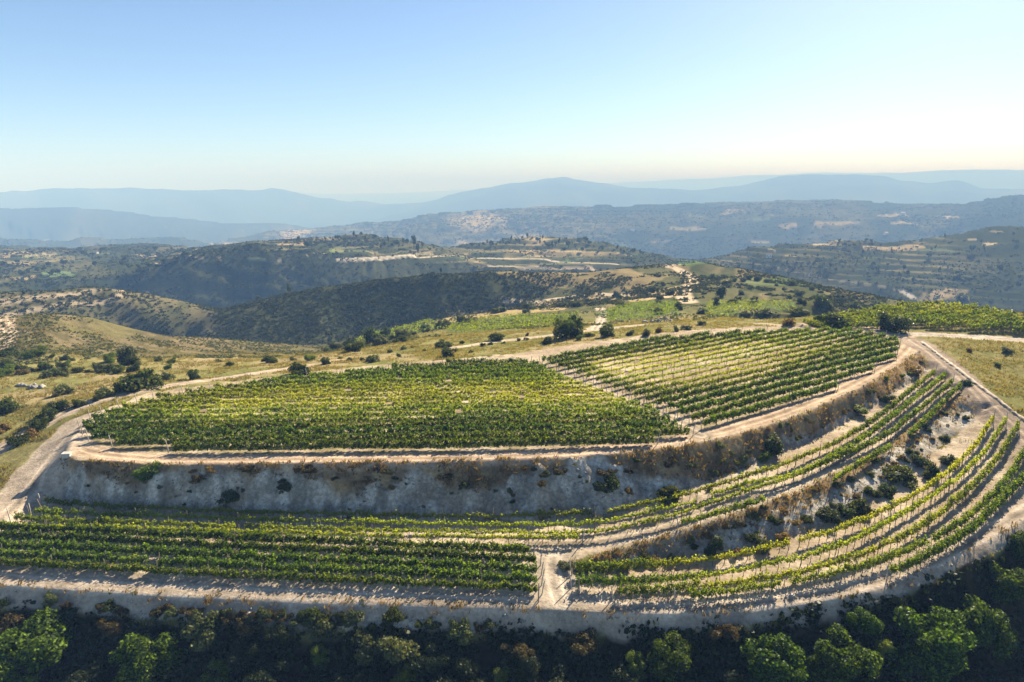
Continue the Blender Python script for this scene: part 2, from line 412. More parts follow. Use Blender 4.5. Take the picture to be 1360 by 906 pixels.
road([(400,487),(330,497),(250,508),(190,519),(130,531),(90,546),(45,571),(0,598),(-60,630)], 2.2, (.56,.46,.37))
road([(450,478),(400,487)], 1.2, (.52,.42,.31))
road([(600,462),(660,453),(720,447),(790,438),(850,432),(905,427),(960,424)], 1.8, (.60,.51,.40))
road([(790,438),(798,426),(803,416),(796,409)], 2.3, (.60,.52,.42))
road([(1010,430),(1060,432),(1100,434)], 2.0, (.55,.45,.34))
road([(0,468),(12,450),(6,430),(0,420)], 2.6, (.60,.48,.36))
# lower road along the outer edge, and the passage between the terraces
lowroad = road([(-60,758),(0,770),(200,783),(400,791),(620,800),(760,806),(880,809),(990,802),(1090,792),(1190,766),(1280,725),(1345,688),(1410,650)], 1.9, (.58,.49,.40))
road([(735,742),(735,770),(745,800)], 3.0, (.56,.48,.39))
road([(700,722),(780,722),(850,712),(950,682),(1050,645),(1140,602),(1215,548),(1268,512)], 1.5, (.55,.46,.36))
# far tracks, on the hills
def far_road(pts, w, col=(.30,.25,.18)):
    P = smooth_line(trace(pts), 1)
    r0, r1 = np.hypot(P[:,0],P[:,1]).min()*.9, np.hypot(P[:,0],P[:,1]).max()*1.1
    i0, i1 = np.searchsorted(RR, r0), np.searchsorted(RR, r1)
    s = slice(i0, i1)
    d = dist_line(X[s], Y[s], P)
    lay(1-ss(w*.7, w*1.3, d), col, s)
far_road([(915,402),(905,390),(918,378),(920,366),(905,358),(880,353)], 4.2, (.46,.38,.28))
far_road([(930,349),(870,353),(800,356),(740,357),(690,354),(650,353)], 2.8, (.42,.35,.26))
far_road([(885,395),(860,392),(800,390),(745,394),(670,398)], 2.6, (.5,.42,.32))
far_road([(0,421),(60,408),(120,402),(170,396),(195,389)], 2.0)
far_road([(0,402),(40,395),(90,392),(130,385)], 2.5)
far_road([(450,345),(520,343),(600,339),(660,343),(740,347),(820,351)], 3.0, (.5,.45,.38))
far_road([(205,350),(230,345),(245,338)], 3.0, (.6,.5,.38))
far_road([(1195,385),(1205,390),(1213,396)], 3.4, (.5,.45,.38))
far_road([(1030,355),(1100,371),(1160,379),(1200,386)], 1.6, (.22,.2,.15))
def far_patch(pts, col, w=1.0, j=6):
    P = trace(pts)
    if len(P) < 3: return
    q = np.hypot(P[:,0],P[:,1])
    s = slice(max(0, np.searchsorted(RR, q.min()*.95)-2), np.searchsorted(RR, q.max()*1.05)+2)
    jx = (fbm(X[s],Y[s],j*2.5,3,81)-.5)*j*2; jy = (fbm(X[s],Y[s],j*2.5,3,82)-.5)*j*2
    lay(inside(X[s]+jx, Y[s]+jy, P)*w*ss(.15,.4,n2[s]), col, s)
GREENF = (.085,.135,.035); TANF = (.27,.21,.12); WHEAT = (.34,.27,.16)
far_patch([(590,442),(690,437),(760,432),(770,416),(690,418),(600,428)], GREENF, .8)
far_patch([(800,428),(900,418),(905,402),(850,402),(805,412)], (.10,.14,.05), .75)
far_patch([(930,420),(1060,414),(1050,402),(940,402)], (.10,.14,.05), .75)
far_patch([(900,354),(945,351),(942,346),(900,347)], GREENF, .9)
far_patch([(990,372),(1040,369),(1080,378),(1000,380)], (.10,.15,.05), .6)
far_patch([(470,455),(560,441),(600,438),(590,430),(500,440)], (.12,.15,.05), .6)
far_patch([(640,362),(760,362),(860,366),(900,362),(860,384),(760,380),(700,372)], (.24,.19,.10), .7)
far_patch([(560,425),(640,412),(720,400),(800,394),(790,404),(700,416),(610,432)], (.36,.28,.15), .8)
far_patch([(800,398),(880,384),(905,380),(900,392),(850,402)], (.44,.34,.20), .7)
far_patch([(1215,400),(1290,399),(1285,385),(1240,384)], WHEAT, .9)
far_patch([(1145,331),(1230,330),(1228,324),(1150,325)], WHEAT, .9, 12)
far_patch([(1035,303),(1060,300),(1055,296),(1030,298)], WHEAT, .7, 25)
far_patch([(1080,302),(1150,299),(1140,294),(1085,295)], WHEAT, .7, 25)
far_patch([(960,285),(990,282),(985,278),(965,280)], WHEAT, .7, 25)
far_patch([(370,326),(420,326),(415,321),(372,321)], WHEAT, .8, 12)
far_patch([(430,336),(470,334),(500,332),(440,330)], (.15,.20,.08), .7, 12)
far_patch([(680,333),(760,331),(840,340),(700,340)], (.42,.33,.18), .6, 15)
far_patch([(0,374),(40,372),(38,365),(0,368)], WHEAT, .6, 12)
far_patch([(50,368),(95,366),(90,360),(55,361)], (.15,.22,.09), .7, 12)
far_patch([(390,322),(450,316),(440,313),(400,318)], WHEAT, .5, 20)
for q in range(46):
    cx = rng.uniform(0, 1360); cy = rng.uniform(285 if cx > 600 else 318, 345); w = rng.uniform(6, 26)
    if 480 < cx < 560 and cy < 285: continue
    far_patch([(cx-w,cy+1.5),(cx+w,cy+1.5+rng.uniform(-1,1)),(cx+w*.7,cy-1.5),(cx-w*.6,cy-1.5)], (.46,.38,.24) if q%3 else (.13,.17,.08), rng.uniform(.35,.8), 25)
ROADM = np.zeros((NR, NA)); ROADM[:NI] = np.max(ROADS, axis=0)
C[..., :3] *= (0.88+.24*fbm(X, Y, np.maximum(1.2, wav*.04), 2, 99))[...,None]
# small roughness: rubble on banks, humps of grass
roughm = np.clip(C[...,3], 0, 1)
roughm = roughm*np.concatenate([1-.65*insL, np.ones((NR-NI, NA))])
Z = Z + roughm*((fbm(X, Y, 1.1, 3, 101)-.5)*.7+(fbm(X, Y*.4, 3.2, 4, 103)-.5)*2.3) + near*(1-roughm)*(1-ROADM)*(fbm(X, Y, 2.0, 3, 102)-.5)*.22
Z = Z - ROADM*.03

# ------------------------------------------------------------------ materials
def nodes_of(name):
    m = bpy.data.materials.new(name); m.use_nodes = True
    nt = m.node_tree
    for n in list(nt.nodes): nt.nodes.remove(n)
    out = nt.nodes.new('ShaderNodeOutputMaterial')
    return m, nt, out
def N(nt, t, **kw):
    n = nt.nodes.new(t)
    for k, v in kw.items(): setattr(n, k, v)
    return n
def ramp(nt, stops):
    r = N(nt, 'ShaderNodeValToRGB')
    el = r.color_ramp.elements
    while len(el) < len(stops): el.new(.5)
    for e, (p, c) in zip(el, stops):
        e.position = p; e.color = (*c, 1)
    return r
def mixc(nt, a, b, f, blend='MIX'):
    m = N(nt, 'ShaderNodeMix', data_type='RGBA', blend_type=blend)
    for s, v in ((m.inputs[6], a), (m.inputs[7], b), (m.inputs[0], f)):
        if hasattr(v, 'is_linked') or hasattr(v, 'links'): nt.links.new(v, s)
        elif isinstance(v, (int, float)): s.default_value = v
        else: s.default_value = (*v, 1)
    return m.outputs[2]
def ground_material():
    m, nt, out = nodes_of('land')
    at = N(nt, 'ShaderNodeVertexColor', layer_name='Col')
    tc = N(nt, 'ShaderNodeTexCoord')
    def nz(scale, det, rough=.6):
        n = N(nt, 'ShaderNodeTexNoise'); n.inputs['Scale'].default_value = scale
        n.inputs['Detail'].default_value = det; n.inputs['Roughness'].default_value = rough
        nt.links.new(tc.outputs['Object'], n.inputs['Vector']); return n
    a = nz(2.2, 6, .7); b = nz(.35, 4)
    ra = ramp(nt, [(.30,(.62,.60,.57)),(.55,(1,1,1)),(.75,(1.25,1.24,1.2))])
    nt.links.new(a.outputs['Fac'], ra.inputs['Fac'])
    rb = ramp(nt, [(.3,(.82,.80,.76)),(.7,(1.12,1.12,1.1))])
    nt.links.new(b.outputs['Fac'], rb.inputs['Fac'])
    c1 = mixc(nt, at.outputs['Color'], ra.outputs['Color'], 1.0, 'MULTIPLY')
    c2 = mixc(nt, c1, rb.outputs['Color'], 1.0, 'MULTIPLY')
    # broken stone on the chalk faces
    vo = N(nt, 'ShaderNodeTexVoronoi'); vo.inputs['Scale'].default_value = 1.9
    wv = N(nt, 'ShaderNodeVectorMath', operation='MULTIPLY_ADD'); wv.inputs[1].default_value = (.9,.9,.9)
    nt.links.new(a.outputs['Color'], wv.inputs[0]); nt.links.new(tc.outputs['Object'], wv.inputs[2]); nt.links.new(wv.outputs[0], vo.inputs['Vector'])
    rv = ramp(nt, [(0,(1.06,1.05,1.04)),(.35,(.99,.98,.97)),(.75,(.74,.71,.68))])
    nt.links.new(vo.outputs['Distance'], rv.inputs['Fac'])
    c3_ = mixc(nt, c2, rv.outputs['Color'], at.outputs['Alpha'], 'MULTIPLY')
    p = N(nt, 'ShaderNodeBsdfPrincipled'); p.inputs['Roughness'].default_value = .95
    p.inputs['Specular IOR Level'].default_value = 0.0
    nt.links.new(c3_, p.inputs['Base Color'])
    bu = N(nt, 'ShaderNodeBump'); bu.inputs['Strength'].default_value = .55; bu.inputs['Distance'].default_value = .25
    nt.links.new(a.outputs['Fac'], bu.inputs['Height']); nt.links.new(bu.outputs['Normal'], p.inputs['Normal'])
    nt.links.new(p.outputs[0], out.inputs['Surface'])
    return m
def leaf_material(name, dark, light, yellow=None, trans=.42, rough=.5):
    """leaf colour varies leaf by leaf; light passes through"""
    m, nt, out = nodes_of(name)
    ge = N(nt, 'ShaderNodeNewGeometry'); oi = N(nt, 'ShaderNodeObjectInfo')
    r = ramp(nt, [(0,dark),(.7,tuple(.5*(a+b) for a, b in zip(dark, light))),(1,light)])
    nt.links.new(ge.outputs['Random Per Island'], r.inputs['Fac'])
    col = r.outputs['Color']
    if yellow is not None:
        at = N(nt, 'ShaderNodeAttribute', attribute_name='vigour')
        col = mixc(nt, yellow, col, at.outputs['Fac'])
    hs = N(nt, 'ShaderNodeHueSaturation')
    mr = N(nt, 'ShaderNodeMapRange'); mr.inputs[3].default_value = .78; mr.inputs[4].default_value = 1.2
    nt.links.new(oi.outputs['Random'], mr.inputs[0]); nt.links.new(mr.outputs[0], hs.inputs['Value'])
    mr2 = N(nt, 'ShaderNodeMapRange'); mr2.inputs[3].default_value = .485; mr2.inputs[4].default_value = .515
    ml = N(nt, 'ShaderNodeMath', operation='FRACT'); mm = N(nt, 'ShaderNodeMath', operation='MULTIPLY'); mm.inputs[1].default_value = 7.31
    nt.links.new(oi.outputs['Random'], mm.inputs[0]); nt.links.new(mm.outputs[0], ml.inputs[0]); nt.links.new(ml.outputs[0], mr2.inputs[0])
    nt.links.new(mr2.outputs[0], hs.inputs['Hue'])
    nt.links.new(col, hs.inputs['Color'])
    p = N(nt, 'ShaderNodeBsdfPrincipled'); p.inputs['Roughness'].default_value = rough
    p.inputs['Specular IOR Level'].default_value = 0.0 if rough > .7 else .08
    nt.links.new(hs.outputs['Color'], p.inputs['Base Color'])
    tr = N(nt, 'ShaderNodeBsdfTranslucent')
    g = mixc(nt, hs.outputs['Color'], (1.55,1.45,.45), 1.0, 'MULTIPLY')
    nt.links.new(g, tr.inputs['Color'])
    mx = N(nt, 'ShaderNodeMixShader'); mx.inputs[0].default_value = trans
    nt.links.new(p.outputs[0], mx.inputs[1]); nt.links.new(tr.outputs[0], mx.inputs[2])
    nt.links.new(mx.outputs[0], out.inputs['Surface'])
    return m
def plain_material(name, col, rough=.85, var=.25, scale=4.0, bump=.2):
    m, nt, out = nodes_of(name)
    tc = N(nt, 'ShaderNodeTexCoord'); n = N(nt, 'ShaderNodeTexNoise')
    n.inputs['Scale'].default_value = scale; n.inputs['Detail'].default_value = 6
    nt.links.new(tc.outputs['Object'], n.inputs['Vector'])
    r = ramp(nt, [(.3,tuple(v*(1-var) for v in col)),(.7,tuple(v*(1+var) for v in col))])
    nt.links.new(n.outputs['Fac'], r.inputs['Fac'])
    p = N(nt, 'ShaderNodeBsdfPrincipled'); p.inputs['Roughness'].default_value = rough
    nt.links.new(r.outputs['Color'], p.inputs['Base Color'])
    bu = N(nt, 'ShaderNodeBump'); bu.inputs['Strength'].default_value = bump
    nt.links.new(n.outputs['Fac'], bu.inputs['Height']); nt.links.new(bu.outputs['Normal'], p.inputs['Normal'])
    nt.links.new(p.outputs[0], out.inputs['Surface'])
    return m
M = {
 'land': ground_material(),
 'vine': leaf_material('vine_leaf', (.022,.050,.006), (.125,.195,.014), yellow=(.32,.36,.018), trans=.55),
 'bush': leaf_material('bush_leaf', (.030,.048,.014), (.075,.095,.026), trans=.3),
 'dark': leaf_material('dark_leaf', (.026,.038,.012), (.085,.105,.028), trans=.44),
 'brown': leaf_material('brown_leaf', (.040,.032,.014), (.105,.080,.030), trans=.3),
 'deep': leaf_material('deep_shade_leaf', (.010,.017,.006), (.030,.042,.012), trans=.2),  # thicket and undergrowth leaf, foreground shade put into its near-black colour
 'bright': leaf_material('bright_leaf', (.06,.10,.02), (.15,.19,.035), trans=.45),
 'dry': leaf_material('dry_leaf', (.11,.075,.028), (.24,.17,.06), trans=.3),
 'olive': leaf_material('olive_leaf', (.06,.075,.030), (.12,.135,.055), trans=.3),
 'fore': leaf_material('thicket_leaf', (.008,.017,.003), (.115,.185,.017), trans=.4),  # dark end deepened so the leaf colour carries the thicket's shade
 'scrub': leaf_material('scrub_leaf', (.022,.030,.013), (.062,.070,.028), trans=.2, rough=.8),
 'straw': leaf_material('straw_blade', (.17,.15,.06), (.30,.26,.115), trans=.35, rough=.8),
 'rust': leaf_material('rusty_blade', (.11,.080,.045), (.29,.215,.11), trans=.35, rough=.8),
 'wood': plain_material('grey_wood', (.16,.12,.085)),
 'bark': plain_material('bark', (.11,.085,.06)),
 'pale': plain_material('pale_post', (.34,.30,.25)),
 'stone': plain_material('limestone', (.20,.195,.18), var=.35, scale=1.5, bump=.5),
 'tanstone': plain_material('tan_stone', (.27,.21,.15), var=.3, scale=1.5, bump=.5),
 'concrete': plain_material('concrete', (.40,.38,.35), var=.2, scale=2.5),
 'wall': plain_material('house_wall', (.60,.57,.52), var=.08),
 'tile': plain_material('roof_tile', (.36,.17,.10)),
 'glass': plain_material('dark_window', (.05,.06,.07), rough=.2),
}

# ------------------------------------------------------------------ mesh helpers
def mesh_np(name, V, F, mat, nper, smooth=False):
    me = bpy.data.meshes.new(name)
    V = np.ascontiguousarray(V, dtype=np.float32); F = np.ascontiguousarray(F, dtype=np.int32)
    me.vertices.add(len(V)); me.vertices.foreach_set('co', V.ravel())
    nf = len(F)
    me.loops.add(nf*nper); me.loops.foreach_set('vertex_index', F.ravel())
    me.polygons.add(nf)
    me.polygons.foreach_set('loop_start', np.arange(0, nf*nper, nper, dtype=np.int32))
    if smooth: me.polygons.foreach_set('use_smooth', np.ones(nf, bool))
    me.update(calc_edges=True)
    if mat is not None: me.materials.append(mat)
    return me
def link(name, me, parent=None):
    o = bpy.data.objects.new(name, me); COL.objects.link(o)
    if parent is not None: o.parent = parent
    return o
def empty(name, loc):
    o = bpy.data.objects.new(name, None); COL.objects.link(o); o.location = loc
    o.empty_display_size = .5
    return o
def tag(o, label=None, cat=None, group=None, kind=None):
    if label: o['label'] = label
    if cat: o['category'] = cat
    if group: o['group'] = group
    if kind: o['kind'] = kind
    return o
def leaf_quads(P, size, normal=None, aspect=.62, up_bias=0.0):
    """one pointed four-cornered leaf (or leaf spray) at each point"""
    n = len(P)
    d = rng.normal(size=(n,3)); d[:,2] += up_bias
    if normal is not None: d = d*.75+normal*1.0
    d /= np.linalg.norm(d, axis=1)[:,None]+1e-9
    t = np.cross(d, rng.normal(size=(n,3))); t /= np.linalg.norm(t, axis=1)[:,None]+1e-9
    b = np.cross(d, t)
    s = np.asarray(size).reshape(-1,1)*np.ones((n,1))
    V = np.empty((n,4,3))
    V[:,0] = P-t*s*.5; V[:,1] = P+b*s*aspect*.5+t*s*.08+d*s*.08
    V[:,2] = P+t*s*.5; V[:,3] = P-b*s*aspect*.5+t*s*.08+d*s*.08
    return V.reshape(-1,3), np.arange(n*4).reshape(-1,4)
def tube(path, radii, n=6):
    path = np.array(path, float); V = []; F = []
    for i, p in enumerate(path):
        d = path[min(i+1,len(path)-1)]-path[max(i-1,0)]; d /= np.linalg.norm(d)+1e-9
        a = np.cross(d, [.3,.9,.1]); a /= np.linalg.norm(a)+1e-9; b = np.cross(d, a)
        for k in range(n):
            t = 2*math.pi*k/n
            V.append(p+(a*math.cos(t)+b*math.sin(t))*radii[i])
    for i in range(len(path)-1):
        for k in range(n):
            F.append((i*n+k, i*n+(k+1)%n, (i+1)*n+(k+1)%n, (i+1)*n+k))
    V.append(path[-1]); top = len(V)-1
    for k in range(0, n, 1):
        F.append(((len(path)-1)*n+k, (len(path)-1)*n+(k+1)%n, top, top))
    return V, F
def tubes_mesh(name, specs, mat, n=6):
    V, F3 = [], []
    for path, rad in specs:
        v, f = tube(path, rad, n); o = len(V); V += v
        for q in f: F3.append([i+o for i in (q if q[2] != q[3] else q[:3])])
    me = bpy.data.meshes.new(name); me.from_pydata([tuple(p) for p in V], [], F3)
    for p in me.polygons: p.use_smooth = True
    me.materials.append(mat); return me
def box_v(cx, cy, cz, sx, sy, sz):
    V = [(cx+sx*a, cy+sy*b, cz+sz*c) for c in (-.5,.5) for a, b in ((-.5,-.5),(.5,-.5),(.5,.5),(-.5,.5))]
    F = [(0,3,2,1),(4,5,6,7),(0,1,5,4),(1,2,6,5),(2,3,7,6),(3,0,4,7)]
    return V, F

# ------------------------------------------------------------------ the ground as objects
VAll = np.stack([X, Y, Z], -1).reshape(-1,3)
idx = np.arange(NR*NA).reshape(NR, NA)
Q = np.stack([idx[:-1,:-1], idx[:-1,1:], idx[1:,1:], idx[1:,:-1]], -1)          # seen from above: counter-clockwise flipped below
Q = Q[..., ::-1]
cellroad = (ROADM[:-1,:-1]+ROADM[1:,1:]+ROADM[1:,:-1]+ROADM[:-1,1:])/4 > .5
band = np.zeros(cellroad.shape, int)                                            # 0 near, 1 hills, 2 mountains
rc = RR[:-1]
band[(rc > 330)] = 1; band[(rc > 1950)] = 2
band[cellroad] = 3
colflat = C.reshape(-1,4)
def ground_obj(name, sel):
    F = Q[sel]
    used, inv = np.unique(F.ravel(), return_inverse=True)
    me = mesh_np(name, VAll[used], inv.reshape(-1,4), M['land'], 4, smooth=True)
    a = me.color_attributes.new('Col', 'FLOAT_COLOR', 'POINT')
    a.data.foreach_set('color', np.ascontiguousarray(colflat[used], dtype=np.float32).ravel())
    o = link(name, me); tag(o, kind='structure'); return o
ground_obj('terrain', band == 0)
ground_obj('hills', band == 1)
ground_obj('mountains', band == 2)
ground_obj('dirt_track', band == 3)

# ------------------------------------------------------------------ vines
post_me = tubes_mesh('post', [([(0,0,-.3),(0,0,.9),(0,0,1.85)], [.05,.048,.045])], M['wood'], 5)
endpost_me = tubes_mesh('end_post', [([(0,0,-.3),(.12,0,.9),(.27,0,1.95)], [.065,.06,.055])], M['pale'], 6)
stem_mes = []
for k in range(4):
    w = rng.normal(size=(4,2))*.05
    stem_mes.append(tubes_mesh('trunk', [([(0,0,-.1),(w[0,0],w[0,1],.3),(w[1,0],w[1,1],.65),(w[1,0]+.1,w[1,1],.95)], [.05,.04,.035,.02])], M['bark'], 5))
def resample(P, step):
    P = np.asarray(P); d = np.hypot(*np.diff(P, axis=0).T); s = np.concatenate([[0], np.cumsum(d)])
    t = np.arange(0, s[-1], step)
    x = np.interp(t, s, P[:,0]); y = np.interp(t, s, P[:,1])
    return np.stack([x, y], 1), s[-1]
def vine_row(P, label, group, vig, dens=48, lsize=.24, hgt=1.75, halfw=.34, low=.55, posts=0, stems=0, endposts=True, gaps=None):
    """P: world polyline; vig(x, y) -> 0 pale and thin .. 1 dense and dark green"""
    Q_, L = resample(P, .12)
    if L < 3: return None
    root_xy = Q_[len(Q_)//2]
    base = np.array([root_xy[0], root_xy[1], float(gz(*root_xy))])
    root = empty('vine_row', base); tag(root, label, 'vine row', group)
    n = int(L*dens)
    t = rng.uniform(0, len(Q_)-1.001, n); i = t.astype(int); f = (t-i)[:,None]
    c = Q_[i]*(1-f)+Q_[i+1]*f
    tg = np.gradient(Q_, axis=0); tg /= np.linalg.norm(tg, axis=1)[:,None]+1e-9
    nrm = np.stack([-tg[:,1], tg[:,0]], 1)[i]
    s = t*.12
    v = np.clip(vig(c[:,0], c[:,1]), 0, 1)
    # plant by plant lumps
    seed = int(abs(base[0]*13+base[1]*7))%997
    plant = np.floor(s/1.2)
    pv = _hash(plant, plant*0+seed, 3); pv2 = _hash(plant, plant*0+seed, 5)
    lump = np.abs((s/1.2-plant)-.5)*2
    keep = rng.random(n) < (.35+.65*v)*(1-.3*lump**2*(1-.5*v))*(.72+.28*pv)
    keep &= pv2 > .010*(1.4-v)
    if gaps is not None: keep &= ~gaps(c[:,0], c[:,1])
    c, nrm, v, pv, s = c[keep], nrm[keep], v[keep], pv[keep], s[keep]
    n = len(c)
    if n < 8:
        bpy.data.objects.remove(root); return None
    cl = np.floor(s/.32); cl2 = np.floor(s/.32+.5+50000)             # shoots grow in tufts
    pick = rng.random(n) < .5
    h1 = np.where(pick, _hash(cl, cl*0+seed, 11), _hash(cl2, cl2*0+seed, 12))
    h2 = np.where(pick, _hash(cl, cl*0+seed, 13), _hash(cl2, cl2*0+seed, 14))
    top = hgt*(.72+.28*v)*(.80+.22*pv+.26*(h2-.5))
    lo = low+.25*(1-v)
    u = np.clip(.12+.76*h1+rng.normal(size=n)*.17, 0, 1)
    u = np.where(rng.random(n) < .35, rng.random(n)**.6, u)
    hgt_ = lo+(top-lo)*u
    shoot = rng.random(n) < .05
    hgt_ = np.where(shoot, top+rng.random(n)*.3, hgt_)
    wd = halfw*(.55+.55*v)
    off = (h2-.5)*1.15*wd+rng.normal(size=n)*wd*.38
    x = c[:,0]+nrm[:,0]*off; y = c[:,1]+nrm[:,1]*off
    z = gz(c[:,0], c[:,1])+hgt_
    V, F = leaf_quads(np.stack([x, y, z], 1)-base, lsize*rng.uniform(.6,1.35,n), aspect=.85)
    me = mesh_np('foliage', V, F, M['vine'], 4)
    at = me.attributes.new('vigour', 'FLOAT', 'POINT')
    at.data.foreach_set('value', np.repeat(np.clip(v+rng.normal(size=n)*.15, 0, 1), 4).astype(np.float32))
    link('foliage', me, root)
    def put(me, name, xy, rz=0., sc=1.):
        o = link(name, me, root)
        o.location = (xy[0]-base[0], xy[1]-base[1], float(gz(*xy))-base[2]); o.rotation_euler = (rng.normal()*.04, rng.normal()*.04, rz); o.scale = (1,1,sc)
    m = len(Q_)
    if endposts:
        for j, q in ((0, 1), (m-1, -1)):
            d = tg[j]*(-q)
            put(endpost_me, 'end_post', Q_[j]+d*.5, math.atan2(d[1], d[0]), .9+.2*rng.random())
    if posts:
        k = min(95, max(2, int(L/posts)))
        for a in np.linspace(0, m-1, k+1)[1:-1]:
            put(post_me, 'post', Q_[int(a)], 0, .92+.16*rng.random())
    if stems:
        k = min(95, int(L/stems))
        for a in np.linspace(2, m-3, k):
            put(stem_mes[int(rng.integers(4))], 'trunk', Q_[int(a)], rng.uniform(0,6.28), .9+.2*rng.random())
    return root

UNITS = 'zeroth first second third fourth fifth sixth seventh eighth ninth tenth eleventh twelfth thirteenth fourteenth fifteenth sixteenth seventeenth eighteenth nineteenth twentieth'.split()
TENS = {2:'twenty',3:'thirty',4:'forty',5:'fifty',6:'sixty',7:'seventy',8:'eighty',9:'ninety'}
def ordinal(n):
    if n <= 20: return UNITS[n]
    t, u = divmod(n, 10)
    if t >= 10: return 'hundred-and-'+ordinal(n-100) if n > 100 else 'hundredth'
    return TENS[t]+'-'+UNITS[u] if u else TENS[t][:-1]+'ieth'

def proj(x, y, z):
    zc = z-CAM_H
    d = y*CP-zc*SP
    return 680+FPX*x/d, 453-FPX*(y*SP+zc*CP)/d
def pxmask(x, y, cx, cy, rx, ry):
    px, py = proj(x, y, gz(x, y)+1)
    return np.exp(-(((px-cx)/rx)**2+((py-cy)/ry)**2))
def vigA(x, y):
    v = .98-.75*pxmask(x,y,370,538,190,24)-.85*pxmask(x,y,770,525,120,22)-.45*pxmask(x,y,560,515,170,20)
    px, py = proj(x, y, gz(x, y)+1)
    v = v+.5*ss(560, 585, py)
    return v+(fbm(x, y, 6, 3, 201)-.5)*.7
def vigB(x, y):
    px, py = proj(x, y, gz(x, y)+1)
    v = 1.0-1.2*pxmask(x,y,900,488,150,24)-.35*pxmask(x,y,1040,462,120,14)+.5*ss(.50,.53,(py-433)/(px-690+1)*1.0)
    # the front rows are dense
    return v+(fbm(x, y, 6, 3, 202)-.5)*.55
def clip_rows(poly, ang, spacing, start=0.0, bow=0.0):
    u = np.array([math.cos(ang), math.sin(ang)]); w = np.array([-u[1], u[0]])
    a = poly@u; b = poly@w
    rows = []
    k = math.floor((b.min()-start)/spacing)+1
    amid, ahalf = (a.min()+a.max())/2, (a.max()-a.min())/2
    while start+k*spacing < b.max()+abs(bow):
        b0 = start+k*spacing
        t = np.arange(a.min(), a.max(), .5)
        bb = b0+bow*((t-amid)/ahalf)**2
        pts = t[:,None]*u+bb[:,None]*w
        m = inside(pts[:,0], pts[:,1], poly)
        # contiguous runs
        e = np.flatnonzero(np.diff(np.concatenate([[0], m.astype(int), [0]])))
        for s0, s1 in zip(e[::2], e[1::2]):
            if s1-s0 > 8: rows.append(pts[s0:s1])
        k += 1
    return rows
rowsA = clip_rows(polyA, R(1.5), 2.75)
rowsA.sort(key=lambda p: np.hypot(*p[len(p)//2]))
for i, P in enumerate(rowsA):
    vine_row(P, f'leafy vine row, {ordinal(i+1)} back from the front track in the big left plateau block',
             'vine rows in the big left block on the plateau', vigA, dens=330, lsize=.23, low=.3, halfw=.30, hgt=1.6, posts=0, endposts=True)
rowsB = clip_rows(polyB, R(33), 2.95)
rowsB.sort(key=lambda p: p[len(p)//2]@np.array([-math.sin(R(33)), math.cos(R(33))]))
for i, P in enumerate(rowsB):
    fr_ = i/len(rowsB)
    def vB(x, y, fr_=fr_):
        return vigB(x, y)+.45*(1-ss(.25,.42,fr_))-.15+.5*ss(.72,.9,fr_)
    vine_row(P, f'straight vine row, {ordinal(i+1)} from the curving track in the right plateau block',
             'vine rows in the right block on the plateau', vB, dens=270, lsize=.23, low=.4, halfw=.38, hgt=1.5, posts=6.0, stems=2.4 if fr_ < .7 else 0)
rowsC = clip_rows(polyC, R(-8), 2.9)
rowsC.sort(key=lambda p: np.hypot(*p[len(p)//2]))
for i, P in enumerate(rowsC):
    vine_row(P, f'bright green vine row, {ordinal(i+1)} behind the pale road in the far right field',
             'vine rows in the far right field', lambda x, y: .75+(fbm(x, y, 5, 3, 203)-.5)*.8, dens=170, lsize=.32, halfw=.5, hgt=2.0, posts=0, endposts=False)
LEFT = [[(2,706),(180,714),(350,722),(560,732),(704,738)], [(0,718),(180,726),(350,735),(560,744),(712,751)], [(0,731),(180,739),(350,748),(560,757),(714,764)],
        [(0,743),(180,751),(350,760),(560,769),(714,777)], [(0,754),(180,762),(350,772),(560,781),(714,789)]]
def extend_left(P):
    d = P[0]-P[1]; d = d/np.linalg.norm(d); return np.concatenate([[P[0]+d*25], P])
for i, pts in enumerate(LEFT):
    P = smooth_line(extend_left(trace(pts)), 2)
    vine_row(P, f'dense dark vine row, {ordinal(len(LEFT)-i)} from the lower road on the left terrace',
             'dense vine rows on the left lower terrace', lambda x, y: 1.0+(fbm(x, y, 5, 3, 204)-.5)*.5, dens=(330, 330, 330, 300, 230)[i], lsize=.23, hgt=(1.4, 1.4, 1.4, 1.35, 1.15)[i], halfw=.32, low=.35, posts=6)
MID = [[(61,674),(237,684),(460,691),(653,696),(748,690),(803,689),(903,668),(968,649),(1035,629),(1137,582),(1190,541),(1241,498)],
       [(47,687),(237,694),(460,702),(653,706),(740,706),(803,702),(900,681),(968,658),(1062,638),(1137,597),(1204,543),(1255,503)],
       [(20,696),(237,703),(450,712),(653,716),(760,717),(818,712),(900,693),(1035,650),(1116,613),(1181,585),(1206,560),(1264,512)]]
def vigM(x, y):
    px, py = proj(x, y, gz(x, y)+1)
    return .30+.35*(1-ss(60,260,px))+.45*ss(1040,1150,px)+(fbm(x, y, 4, 3, 205)-.5)*.7
midn = ['running beneath the tall chalk bank', 'second below the chalk bank', 'third below the chalk bank']
for i, pts in enumerate(MID):
    gap = (lambda x, y: (np.abs(proj(x, y, gz(x, y))[0]-795) < 9)) if i == 0 else None
    vine_row(smooth_line(trace(pts), 2), f'thin yellow-green vine row bending along the middle terrace, {midn[i]}', 'long vine rows of the middle terrace',
             vigM, dens=280, lsize=.20, hgt=1.6, halfw=.34, low=.6, posts=6.5, stems=2.1, gaps=gap)
SHORT = [([(0,706),(200,709),(450,718),(650,722),(768,722)], 'thin pale vine row ending at the passage between left and middle terraces', .35),
         ([(905,703),(960,690),(1015,672)], 'short dark vine row by the middle terrace track, lowest of three pieces', .7),
         ([(1106,646),(1145,622),(1182,600)], 'short vine row by the middle terrace track, central of three pieces', .75),
         ([(1206,586),(1230,563),(1256,535),(1276,518)], 'short thick dark vine row at the top end of the middle terrace', 1.0)]
